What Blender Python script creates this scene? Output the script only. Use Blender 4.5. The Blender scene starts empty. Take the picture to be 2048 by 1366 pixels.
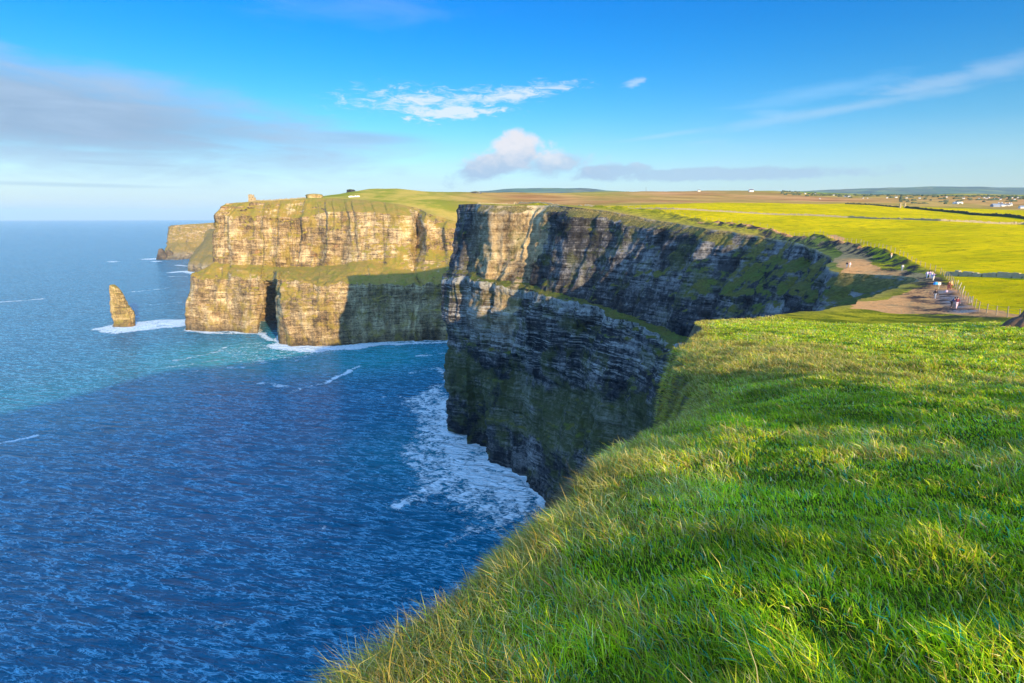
import bpy, bmesh, math, random
import numpy as np
from mathutils import Vector, Matrix, geometry
R = math.radians
rng = np.random.default_rng(7)
random.seed(7)
scene = bpy.context.scene
COL = scene.collection

# ------------------------------------------------------------------ camera
F, CAMH = 1138.0, 200.0                     # focal length in photo pixels, eye height above the sea
TH = math.atan(249.0 / F)                   # downward tilt
CT, ST = math.cos(TH), math.sin(TH)
cam = bpy.data.cameras.new('camera')
cam.sensor_width = 36.0
cam.lens = 36.0 * F / 2048.0
cam.clip_start = 0.1
cam.clip_end = 120000.0
camo = bpy.data.objects.new('camera', cam)
COL.objects.link(camo)
camo.location = (0, 0, CAMH)
camo.rotation_euler = (R(90) - TH, 0, 0)
scene.camera = camo

# ------------------------------------------------------------------ sun, sky, exposure
SUN_AZ, SUN_EL = R(29), R(13.0)             # azimuth: to the right of straight behind the camera
sdir = Vector((math.sin(SUN_AZ) * math.cos(SUN_EL), -math.cos(SUN_AZ) * math.cos(SUN_EL), math.sin(SUN_EL)))
sun = bpy.data.lights.new('sun', 'SUN')
sun.energy = 4.2
sun.angle = R(0.5)
sun.color = (1.0, 0.78, 0.46)
suno = bpy.data.objects.new('sun', sun)
COL.objects.link(suno)
suno.rotation_euler = sdir.to_track_quat('Z', 'Y').to_euler()
suno.location = (60, -60, 400)

scene.view_settings.view_transform = 'Standard'
scene.view_settings.look = 'None'
scene.view_settings.gamma = 1.0
scene.view_settings.use_curve_mapping = False
scene.view_settings.exposure = 1.25
scene.cycles.use_denoising = True
scene.cycles.max_bounces = 6
scene.cycles.diffuse_bounces = 3
scene.cycles.transmission_bounces = 3
scene.cycles.transparent_max_bounces = 6
scene.cycles.volume_bounces = 0


class NT:
    """small helper round a node tree"""
    def __init__(s, tree):
        s.t = tree
        s.n = tree.nodes
        s.l = tree.links

    def add(s, kind, **kw):
        n = s.n.new(kind)
        for k, v in kw.items():
            setattr(n, k, v)
        return n

    def put(s, sock, v):
        if isinstance(v, bpy.types.NodeSocket):
            s.l.new(v, sock)
        elif isinstance(v, (tuple, list)) and sock.type == 'RGBA' and len(v) == 3:
            sock.default_value = (*v, 1)
        else:
            sock.default_value = v

    def m(s, op, a, b=0.0, c=0.0, clamp=False):
        n = s.add('ShaderNodeMath', operation=op, use_clamp=clamp)
        s.put(n.inputs[0], a)
        s.put(n.inputs[1], b)
        s.put(n.inputs[2], c)
        return n.outputs[0]

    def mr(s, v, a, b, c=0.0, d=1.0, smooth=True):
        n = s.add('ShaderNodeMapRange', interpolation_type='SMOOTHSTEP' if smooth else 'LINEAR')
        for i, x in enumerate((v, a, b, c, d)):
            s.put(n.inputs[i], x)
        return n.outputs[0]

    def mix(s, f, a, b, blend='MIX'):
        n = s.add('ShaderNodeMix', data_type='RGBA', blend_type=blend)
        s.put(n.inputs[0], f)
        s.put(n.inputs[6], a)
        s.put(n.inputs[7], b)
        return n.outputs[2]

    def noise(s, vec, scale, detail=4.0, rough=0.55, dist=0.0, out=0):
        n = s.add('ShaderNodeTexNoise')
        if vec is not None:
            s.l.new(vec, n.inputs['Vector'])
        n.inputs['Scale'].default_value = scale
        n.inputs['Detail'].default_value = detail
        n.inputs['Roughness'].default_value = rough
        n.inputs['Distortion'].default_value = dist
        return n.outputs[out]

    def scale(s, vec, k, off=(0, 0, 0)):
        n = s.add('ShaderNodeMapping')
        s.l.new(vec, n.inputs[0])
        n.inputs[1].default_value = off
        n.inputs[3].default_value = k
        return n.outputs[0]

    def sep(s, vec):
        n = s.add('ShaderNodeSeparateXYZ')
        s.l.new(vec, n.inputs[0])
        return n.outputs

    def comb(s, x, y, z=0.0):
        n = s.add('ShaderNodeCombineXYZ')
        s.put(n.inputs[0], x)
        s.put(n.inputs[1], y)
        s.put(n.inputs[2], z)
        return n.outputs[0]

    def ramp(s, f, stops):
        n = s.add('ShaderNodeValToRGB')
        s.put(n.inputs[0], f)
        e = n.color_ramp.elements
        while len(e) < len(stops):
            e.new(0.5)
        for q, (p, c) in zip(e, stops):
            q.position = p
            q.color = (*c, 1)
        return n.outputs[0]


def azel(px, py):
    u = 683 - py
    wy = F * CT + u * ST
    wx = px - 1024
    wz = u * CT - F * ST
    return math.atan2(wx, wy), math.atan2(wz, math.hypot(wx, wy))


world = bpy.data.worlds.new('World')
scene.world = world
world.use_nodes = True
W = NT(world.node_tree)
W.n.clear()
sky = W.add('ShaderNodeTexSky', sky_type='NISHITA')
sky.sun_disc = False
sky.sun_elevation = SUN_EL
sky.sun_rotation = math.pi - SUN_AZ
sky.altitude = 200
sky.air_density = 1.0
sky.dust_density = 0.6
sky.ozone_density = 2.5
tc = W.add('ShaderNodeTexCoord')
dirv = tc.outputs['Generated']
dx, dy, dz = W.sep(dirv)
az = W.m('ARCTAN2', dx, dy)
el = W.m('ARCTAN2', dz, W.m('SQRT', W.m('ADD', W.m('MULTIPLY', dx, dx), W.m('MULTIPLY', dy, dy))))
hs = W.add('ShaderNodeHueSaturation')
W.l.new(sky.outputs[0], hs.inputs['Color'])
hs.inputs['Saturation'].default_value = 1.5
base = hs.outputs[0]
SKYMUL = 1.0
# the clear air itself: deeper azure above, pale near the horizon
tint = W.ramp(W.m('MULTIPLY', el, 2.2, clamp=True), [(0.0, (1.08, 0.96, 1.10)), (0.12, (1.0, 0.99, 1.12)), (0.35, (0.74, 1.0, 1.14)),
                                        (0.72, (0.10, 0.90, 1.25)), (1.0, (0.06, 0.70, 1.15))])
base = W.mix(1.0, base, tint, 'MULTIPLY')
base = W.mix(1.0, base, (0.62, 0.62, 0.62), 'MULTIPLY')


def blob(px, py, rx, ry, rot=0.0, p=1.0):
    """soft ellipse round a direction of the sky, 1 in its middle and 0 at its rim"""
    a0, e0 = azel(px, py)
    kx = rx / F
    ky = ry / F
    a = W.m('SUBTRACT', az, a0)
    e = W.m('SUBTRACT', el, e0)
    c, s_ = math.cos(rot), math.sin(rot)
    u = W.m('DIVIDE', W.m('ADD', W.m('MULTIPLY', a, c), W.m('MULTIPLY', e, s_)), kx)
    v = W.m('DIVIDE', W.m('SUBTRACT', W.m('MULTIPLY', e, c), W.m('MULTIPLY', a, s_)), ky)
    d = W.m('SQRT', W.m('ADD', W.m('MULTIPLY', u, u), W.m('MULTIPLY', v, v)))
    return W.m('SUBTRACT', 1.0, d)


sv = W.comb(az, el)
n_band = W.noise(W.scale(sv, (2.2, 13, 1)), 1.0, 5, 0.6)
n_wisp = W.noise(W.scale(sv, (5, 26, 1), (3, 0, 0)), 1.0, 6, 0.62, 0.6)
n_fine = W.noise(W.scale(sv, (30, 110, 1), (0, 4, 0)), 1.0, 7, 0.72, 0.8)
n_puff = W.noise(W.scale(sv, (22, 34, 1)), 1.0, 6, 0.62, 0.3)


def cover(shape, noise, amt, lo, hi):
    """amt of noise eats into the shape"""
    v = W.m('ADD', shape, W.m('MULTIPLY', W.m('SUBTRACT', noise, 0.5), amt))
    return W.mr(v, lo, hi)


def mx(*a):
    o = a[0]
    for b in a[1:]:
        o = W.m('MAXIMUM', o, b)
    return o


CW = 1.0
# pale veil low in the west
veil = W.m('MULTIPLY', cover(blob(180, 395, 1000, 120), n_wisp, 1.2, 0.0, 1.0), 0.5)
base = W.mix(veil, base, (2.3, 2.95, 3.4))
low = W.m('MULTIPLY', cover(blob(1100, 400, 1700, 150), n_wisp, 0.5, 0.0, 1.0), 0.45)
base = W.mix(low, base, (1.9, 2.65, 3.25))
# long grey bank on the left, thinning to the right
bank = mx(cover(blob(0, 215, 620, 84, -0.06), W.m('ADD', W.m('MULTIPLY', n_band, 0.6), W.m('MULTIPLY', n_wisp, 0.5)), 1.9, -0.05, 0.75),
          W.m('MULTIPLY', cover(blob(250, 240, 420, 50, -0.10), n_band, 1.1, 0.0, 0.7), 0.8),
          W.m('MULTIPLY', cover(blob(420, 262, 480, 28, -0.03), n_band, 1.0, 0.0, 0.8), 0.8),
          W.m('MULTIPLY', cover(blob(660, 276, 260, 20, 0.02), n_wisp, 1.0, 0.0, 0.8), 0.7),
          W.m('MULTIPLY', cover(blob(235, 326, 150, 6, -0.01), n_wisp, 0.5, 0.0, 0.6), 0.7),
          W.m('MULTIPLY', cover(blob(120, 369, 230, 5, 0.0), n_wisp, 0.5, 0.0, 0.8), 0.4))
bank_c = W.mix(W.mr(W.m('ADD', W.m('MULTIPLY', n_band, 0.5), W.m('MULTIPLY', n_wisp, 0.5)), 0.36, 0.64), (1.05, 1.5, 2.15), (1.5, 2.0, 2.7))
base = W.mix(W.m('MULTIPLY', bank, 0.95), base, bank_c)
# bright rippled patch
pat = mx(cover(blob(850, 203, 200, 34, 0.0), n_fine, 3.4, 0.15, 1.25),
         cover(blob(1020, 190, 150, 20, 0.12), n_fine, 3.0, 0.1, 1.15),
         cover(blob(905, 226, 150, 20, 0.1), n_fine, 2.4, 0.3, 0.75),
         W.m('MULTIPLY', cover(blob(1268, 166, 30, 10, 0.2), n_fine, 1.6, 0.1, 0.8), 0.5))
base = W.mix(W.m('MULTIPLY', pat, 0.85), base, (3.0, 3.25, 3.45))
# thin veils on the right
vr = mx(cover(blob(1880, 165, 400, 26, 0.17), n_wisp, 2.6, 0.2, 1.1),
        W.m('MULTIPLY', cover(blob(1700, 215, 260, 16, 0.1), n_wisp, 1.5, 0.1, 0.9), 0.9),
        W.m('MULTIPLY', cover(blob(1320, 272, 130, 8, 0.1), n_wisp, 1.5, 0.1, 0.9), 0.6),
        W.m('MULTIPLY', cover(blob(700, 20, 260, 40, 0.05), n_wisp, 1.6, 0.1, 1.0), 0.4))
base = W.mix(W.m('MULTIPLY', vr, 0.34), base, (2.5, 2.9, 3.4))
vg = mx(cover(blob(1610, 190, 200, 22, 0.08), n_wisp, 1.7, 0.1, 1.0), cover(blob(1540, 226, 60, 10, -0.1), n_wisp, 1.2, 0.1, 0.9))
base = W.mix(W.m('MULTIPLY', vg, 0.40), base, (1.2, 2.4, 3.7))
# heaped cloud and the strip trailing from it
cu = mx(cover(blob(1035, 300, 56, 44), n_puff, 1.1, 0.05, 0.40),
        cover(blob(1000, 325, 125, 34, 0.30), n_puff, 1.3, 0.1, 0.5),
        W.m('MULTIPLY', cover(blob(1110, 325, 110, 32, 0.12), n_puff, 1.5, 0.12, 0.7), 0.9),
        cover(blob(1225, 343, 120, 21), n_puff, 1.5, 0.12, 0.55),
        W.m('MULTIPLY', cover(blob(1450, 348, 370, 16), n_puff, 1.5, 0.1, 0.5), 1.0))
a0, e0 = azel(1030, 322)
lit = W.mr(W.m('ADD', W.m('SUBTRACT', el, e0), W.m('MULTIPLY', W.m('SUBTRACT', n_puff, 0.5), 0.09)), -0.02, 0.03)
right = W.mr(az, azel(1120, 340)[0], azel(1340, 340)[0])
lit = W.m('MULTIPLY', lit, W.m('SUBTRACT', 1.0, W.m('MULTIPLY', right, 0.8)))
cu_c = W.mix(lit, (1.5, 2.0, 2.7), (3.2, 3.0, 3.05))
base = W.mix(W.m('MULTIPLY', cu, W.m('SUBTRACT', 0.92, W.m('MULTIPLY', right, 0.22))), base, cu_c)
# unseen blue fill light added overhead and behind the viewpoint, broken by noise
over = W.m('MAXIMUM', W.mr(el, 0.42, 0.95), W.mr(W.m('ABSOLUTE', az), 1.05, 1.9))
sky_fill = W.m('MULTIPLY', over, W.mr(W.noise(dirv, 2.2, 5, 0.6), 0.30, 0.62))
base = W.mix(sky_fill, base, (2.4, 5.0, 9.6))
bg = W.add('ShaderNodeBackground')
W.l.new(base, bg.inputs[0])
bg.inputs[1].default_value = 0.12
wo = W.add('ShaderNodeOutputWorld')
W.l.new(bg.outputs[0], wo.inputs[0])


# ------------------------------------------------------------------ helpers
def P(px, py, Y):
    """point at depth Y seen at photo pixel px, py"""
    u = 683 - py
    wy = F * CT + u * ST
    return ((px - 1024) / wy * Y, Y, CAMH + (u * CT - F * ST) / wy * Y)


def PS(px, py, z=0.0):
    """point at height z seen at photo pixel px, py"""
    u = 683 - py
    wz = u * CT - F * ST
    return P(px, py, (z - CAMH) / wz * (F * CT + u * ST))


def tag(o, label=None, cat=None, group=None, kind=None):
    for k, v in (('label', label), ('category', cat), ('group', group), ('kind', kind)):
        if v:
            o[k] = v
    return o


def hash3(ix, iy, iz, seed):
    h = (ix.astype(np.int64) * 374761393 + iy.astype(np.int64) * 668265263 + iz.astype(np.int64) * 2147483647 + seed * 974711) & 0xffffffff
    h = ((h ^ (h >> 13)) * 1274126177) & 0xffffffff
    h = (h ^ (h >> 16)) & 0xffffffff
    h = (h * 2246822519) & 0xffffffff
    h = h ^ (h >> 15)
    return h.astype(np.float64) / 4294967295.0


def vnoise(x, y, z=None, seed=0):
    """smooth value noise -1..1"""
    x = np.asarray(x, float)
    y = np.asarray(y, float) + 0 * x
    z = np.zeros_like(x) + (0.0 if z is None else z)
    ix, iy, iz = np.floor(x), np.floor(y), np.floor(z)
    fx, fy, fz = x - ix, y - iy, z - iz
    fx, fy, fz = [f * f * f * (f * (f * 6 - 15) + 10) for f in (fx, fy, fz)]
    o = 0
    for a in (0, 1):
        for b in (0, 1):
            for c in (0, 1):
                w = (fx if a else 1 - fx) * (fy if b else 1 - fy) * (fz if c else 1 - fz)
                o = o + w * hash3(ix + a, iy + b, iz + c, seed)
    return o * 2 - 1


def fbm(x, y, z=None, octv=4, seed=0, ridged=False, gain=0.5):
    t, a, n = 0, 1.0, 0
    for i in range(octv):
        k = 2.03 ** i
        v = vnoise(np.asarray(x) * k + 17.3 * i, np.asarray(y) * k - 9.1 * i, None if z is None else np.asarray(z) * k + 5.7 * i, seed + i)
        if ridged:
            v = 1 - 2 * np.abs(v)
        t = t + a * v
        n += a
        a *= gain
    return t / n


def sstep(a, b, x):
    t = np.clip((x - a) / (b - a), 0, 1)
    return t * t * (3 - 2 * t)


def mesh_obj(name, V, faces, mat, attrs=None, smooth=True, parent=None):
    """faces: array (n,3) or (n,4)"""
    V = np.asarray(V, dtype=np.float32)
    faces = np.asarray(faces, dtype=np.int32)
    me = bpy.data.meshes.new(name)
    n, k = faces.shape
    me.vertices.add(len(V))
    me.vertices.foreach_set('co', V.ravel())
    me.loops.add(n * k)
    me.loops.foreach_set('vertex_index', faces.ravel())
    me.polygons.add(n)
    me.polygons.foreach_set('loop_start', np.arange(0, n * k, k, dtype=np.int32))
    me.polygons.foreach_set('use_smooth', np.full(n, smooth, dtype=bool))
    me.update(calc_edges=True)
    for an, av in (attrs or {}).items():
        av = np.asarray(av, dtype=np.float32)
        if av.ndim == 1:
            at = me.attributes.new(an, 'FLOAT', 'POINT')
            at.data.foreach_set('value', av)
        else:
            if av.shape[1] == 3:
                av = np.hstack([av, np.ones((len(av), 1), np.float32)])
            at = me.attributes.new(an, 'FLOAT_COLOR', 'POINT')
            at.data.foreach_set('color', av.ravel())
    if mat:
        me.materials.append(mat)
    o = bpy.data.objects.new(name, me)
    COL.objects.link(o)
    if parent:
        o.parent = parent
    return o


class MB:
    """collects boxes, tubes and blocks and links them as one mesh"""
    def __init__(s):
        s.v, s.f = [], []

    def add(s, v, f):
        b = len(s.v)
        s.v += [tuple(p) for p in v]
        s.f += [tuple(i + b for i in q) for q in f]

    def box(s, c, size, rz=0.0, taper=1.0, jit=0.0):
        hx, hy, hz = size[0] / 2, size[1] / 2, size[2] / 2
        v = []
        for z in (-1, 1):
            t = taper if z > 0 else 1.0
            for x, y in ((-1, -1), (1, -1), (1, 1), (-1, 1)):
                p = Vector((x * hx * t, y * hy * t, z * hz))
                if jit:
                    p += Vector([random.uniform(-jit, jit) * d for d in size])
                p.rotate(Matrix.Rotation(rz, 3, 'Z'))
                v.append(p + Vector(c))
        s.add(v, [(0, 3, 2, 1), (4, 5, 6, 7), (0, 1, 5, 4), (1, 2, 6, 5), (2, 3, 7, 6), (3, 0, 4, 7)])

    def tube(s, a, b, r0, r1=None, n=8, cap=True):
        r1 = r0 if r1 is None else r1
        a, b = Vector(a), Vector(b)
        q = (b - a).to_track_quat('Z', 'Y')
        v = []
        for p, r in ((a, r0), (b, r1)):
            for i in range(n):
                t = 2 * math.pi * i / n
                v.append(p + q @ Vector((r * math.cos(t), r * math.sin(t), 0)))
        f = [(i, (i + 1) % n, n + (i + 1) % n, n + i) for i in range(n)]
        if cap:
            f += [tuple(range(n - 1, -1, -1)), tuple(range(n, 2 * n))]
        s.add(v, f)

    def build(s, name, mat, parent=None, smooth=False):
        me = bpy.data.meshes.new(name)
        me.from_pydata(s.v, [], s.f)
        me.polygons.foreach_set('use_smooth', [smooth] * len(me.polygons))
        me.update()
        me.materials.append(mat)
        o = bpy.data.objects.new(name, me)
        COL.objects.link(o)
        if parent:
            o.parent = parent
        return o


def empty(name, loc, rz=0.0):
    o = bpy.data.objects.new(name, None)
    o.empty_display_size = 0.3
    COL.objects.link(o)
    o.location = loc
    o.rotation_euler = (0, 0, rz)
    return o


def copy_tree(o, parent=None):
    c = o.copy()
    COL.objects.link(c)
    c.parent = parent
    for ch in [x for x in o.children]:
        copy_tree(ch, c)
    return c


# ------------------------------------------------------------------ materials
def new_mat(name):
    m = bpy.data.materials.new(name)
    m.use_nodes = True
    t = NT(m.node_tree)
    t.n.clear()
    out = t.add('ShaderNodeOutputMaterial')
    b = t.add('ShaderNodeBsdfPrincipled')
    t.l.new(b.outputs[0], out.inputs[0])
    b.inputs['Roughness'].default_value = 0.9
    b.inputs['Specular IOR Level'].default_value = 0.25
    return m, t, b


def plain(name, col, rough=0.8, nz=0.25, sc=8.0, bump=0.0):
    m, t, b = new_mat(name)
    g = t.add('ShaderNodeTexCoord').outputs['Object']
    n = t.noise(g, sc, 5, 0.6)
    dark = tuple(c * (1 - nz) for c in col)
    light = tuple(min(1, c * (1 + nz)) for c in col)
    t.put(b.inputs['Base Color'], t.mix(n, dark, light))
    b.inputs['Roughness'].default_value = rough
    if bump:
        bn = t.add('ShaderNodeBump')
        bn.inputs['Distance'].default_value = bump
        t.l.new(n, bn.inputs['Height'])
        t.l.new(bn.outputs[0], b.inputs['Normal'])
    return m


def attr(t, name, out='Fac'):
    n = t.add('ShaderNodeAttribute', attribute_type='GEOMETRY', attribute_name=name)
    return n.outputs[out]


def rock_mat(name, dark, mid, light, turf, turf2, turf_lo=0.42, layer=0.30, gr=1.0, pale=0.0, slope_moss=0.0, fsc=0.45):
    """layered cliff rock; turf wherever the surface is flat enough to hold it"""
    m, t, b = new_mat(name)
    geo = t.add('ShaderNodeNewGeometry')
    pos = geo.outputs['Position']
    nz = t.sep(geo.outputs['Normal'])[2]
    kk = attr(t, 'kk')
    # beds: noise that changes fast upwards and slowly sideways
    bed = t.noise(t.scale(pos, (0.012, 0.012, layer)), 1.0, 6, 0.75, 0.4)
    bed2 = t.noise(t.scale(pos, (0.05, 0.05, layer * 3.2)), 1.0, 4, 0.7)
    blot = t.noise(pos, 0.03, 7, 0.66)
    fine = t.noise(pos, fsc, 8, 0.76)
    strk = t.noise(t.scale(pos, (0.22, 0.22, 0.02)), 1.0, 5, 0.65)
    v = t.m('ADD', t.m('MULTIPLY', bed, 0.8), t.m('MULTIPLY', bed2, 0.45))
    v = t.m('ADD', v, t.m('MULTIPLY', fine, 0.9))
    v = t.m('ADD', v, t.m('MULTIPLY', strk, 0.65))
    v = t.m('ADD', v, t.m('MULTIPLY', blot, 1.5))
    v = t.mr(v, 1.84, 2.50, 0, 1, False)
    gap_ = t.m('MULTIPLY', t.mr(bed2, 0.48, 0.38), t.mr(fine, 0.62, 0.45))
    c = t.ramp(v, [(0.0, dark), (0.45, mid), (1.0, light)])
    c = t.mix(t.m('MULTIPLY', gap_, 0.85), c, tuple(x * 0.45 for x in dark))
    if pale:
        tb = t.m('MULTIPLY', attr(t, 'tan'), t.mr(blot, 0.25, 0.5))  # rock colour raised where the sun strikes the buttress; earthy rim also tan
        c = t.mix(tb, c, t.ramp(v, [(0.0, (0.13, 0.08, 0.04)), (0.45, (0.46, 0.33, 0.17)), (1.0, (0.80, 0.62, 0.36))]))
        lip = t.m('MULTIPLY', t.mr(t.m('ADD', kk, t.m('MULTIPLY', bed2, 0.10)), 2.955, 2.985), t.mr(kk, 3.12, 3.04))
        lip2 = t.m('MULTIPLY', t.mr(kk, 2.1, 2.4), t.m('MULTIPLY', t.mr(kk, 3.1, 3.0), t.mr(t.m('ADD', t.m('MULTIPLY', bed, 0.5), t.m('MULTIPLY', bed2, 0.5)), 0.50, 0.56)))
        pf = t.m('MULTIPLY', t.m('MAXIMUM', lip, t.m('MULTIPLY', lip2, 0.95)), t.mr(t.m('ADD', fine, t.m('MULTIPLY', strk, 0.6)), 0.62, 0.86))
        c = t.mix(t.m('MULTIPLY', pf, pale), c, (0.50, 0.49, 0.45))
        # pale flecks of droppings and fresh breaks
        fl = t.m('MULTIPLY', t.mr(t.noise(pos, 0.9, 3, 0.7), 0.66, 0.72), t.mr(t.noise(pos, 0.02, 3, 0.6), 0.5, 0.62))
        c = t.mix(t.m('MULTIPLY', fl, 0.8 * pale), c, (0.6, 0.6, 0.56))
    # wet dark rock just above the sea
    hz = t.sep(pos)[2]
    wet = t.mr(t.m('ADD', hz, t.m('MULTIPLY', fine, 12)), 9, 26, 0.45, 1.0)
    c = t.mix(1.0, c, t.comb(wet, wet, wet), 'MULTIPLY')
    # rusty and mossy stains
    c = t.mix(t.m('MULTIPLY', t.mr(t.noise(pos, 0.05, 5, 0.7), 0.56, 0.72), 0.45), c, tuple(x * y for x, y in zip(mid, (1.25, 0.78, 0.55))))
    mn = t.noise(pos, 0.045, 6, 0.72, 0.4)
    if slope_moss:
        mn = t.m('ADD', mn, t.m('MULTIPLY', t.m('MULTIPLY', t.mr(kk, 0.9, 1.2), t.mr(kk, 2.2, 1.9)), slope_moss))
    moss = t.m('MULTIPLY', t.mr(mn, 0.50, 0.62), gr * 0.75)
    c = t.mix(moss, c, t.mix(fine, tuple(x * 0.5 for x in turf), turf2))
    tn = t.m('ADD', nz, t.m('MULTIPLY', t.m('SUBTRACT', t.noise(pos, 0.07, 6, 0.7), 0.5), 1.5))
    tn = t.m('ADD', tn, t.m('MULTIPLY', t.m('SUBTRACT', fine, 0.5), 0.9))
    tf = t.m('MULTIPLY', t.mr(tn, turf_lo, turf_lo + 0.16), t.mr(hz, 18, 40))
    tcol = t.mix(t.mr(t.noise(pos, 0.06, 5, 0.65), 0.4, 0.6), turf, turf2)
    if pale:
        tcol = t.mix(t.mr(kk, 5.6, 6.3), tcol, t.mix(fine, (0.30, 0.18, 0.06), (0.50, 0.36, 0.12)))
    tcol = t.mix(t.mr(t.noise(pos, 0.9, 4, 0.7), 0.35, 0.7), tuple(x * 0.55 for x in turf2), tcol)
    c = t.mix(tf, c, tcol)
    t.put(b.inputs['Base Color'], c)
    bn = t.add('ShaderNodeBump')
    bn.inputs['Distance'].default_value = 2.0
    bn.inputs['Strength'].default_value = 1.0
    hgt = t.m('ADD', t.m('MULTIPLY', fine, 1.2), t.m('ADD', t.m('MULTIPLY', bed2, 0.8), t.m('MULTIPLY', strk, 1.0)))
    t.l.new(hgt, bn.inputs['Height'])
    t.l.new(bn.outputs[0], b.inputs['Normal'])
    b.inputs['Roughness'].default_value = 0.85
    return m


M = {}
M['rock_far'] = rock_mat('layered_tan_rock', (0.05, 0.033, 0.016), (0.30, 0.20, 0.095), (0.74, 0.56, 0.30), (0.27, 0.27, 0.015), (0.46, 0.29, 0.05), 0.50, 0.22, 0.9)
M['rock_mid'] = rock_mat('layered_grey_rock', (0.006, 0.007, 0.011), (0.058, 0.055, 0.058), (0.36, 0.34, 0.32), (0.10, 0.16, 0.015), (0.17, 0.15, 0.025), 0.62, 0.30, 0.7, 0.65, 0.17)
M['rock_near'] = rock_mat('dark_rock_under_turf', (0.03, 0.025, 0.02), (0.10, 0.085, 0.07), (0.30, 0.27, 0.22), (0.10, 0.12, 0.02), (0.16, 0.14, 0.04), 0.55, 1.1, 0.5, fsc=1.6)
M['rock_faint'] = rock_mat('far_brown_rock', (0.12, 0.085, 0.05), (0.30, 0.22, 0.12), (0.46, 0.36, 0.2), (0.25, 0.2, 0.03), (0.34, 0.22, 0.05), 0.35, 0.05, 0.8)
M['stack'] = rock_mat('weathered_stack_rock', (0.06, 0.04, 0.02), (0.38, 0.26, 0.09), (0.72, 0.54, 0.27), (0.25, 0.24, 0.02), (0.34, 0.26, 0.05), 0.50, 0.25, 0.9)
M['stack_dark'] = rock_mat('dark_stack_rock', (0.03, 0.022, 0.015), (0.12, 0.085, 0.05), (0.25, 0.18, 0.1), (0.1, 0.1, 0.02), (0.14, 0.1, 0.03), 0.7, 0.2, 0.3)

# ------------------------------------------------------------------ coast: control columns, foot to turf edge
# each column: eight points K0 foot, K1 base cliff, K2 slope, K3 ledge lip, K4 ledge back, K5, K6 upper face, K7 turf edge
def w(x, y, z):
    return (x, y, z)


def foot(px, py):
    p = PS(px, py)
    return (p[0], p[1], -8.0)


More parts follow.
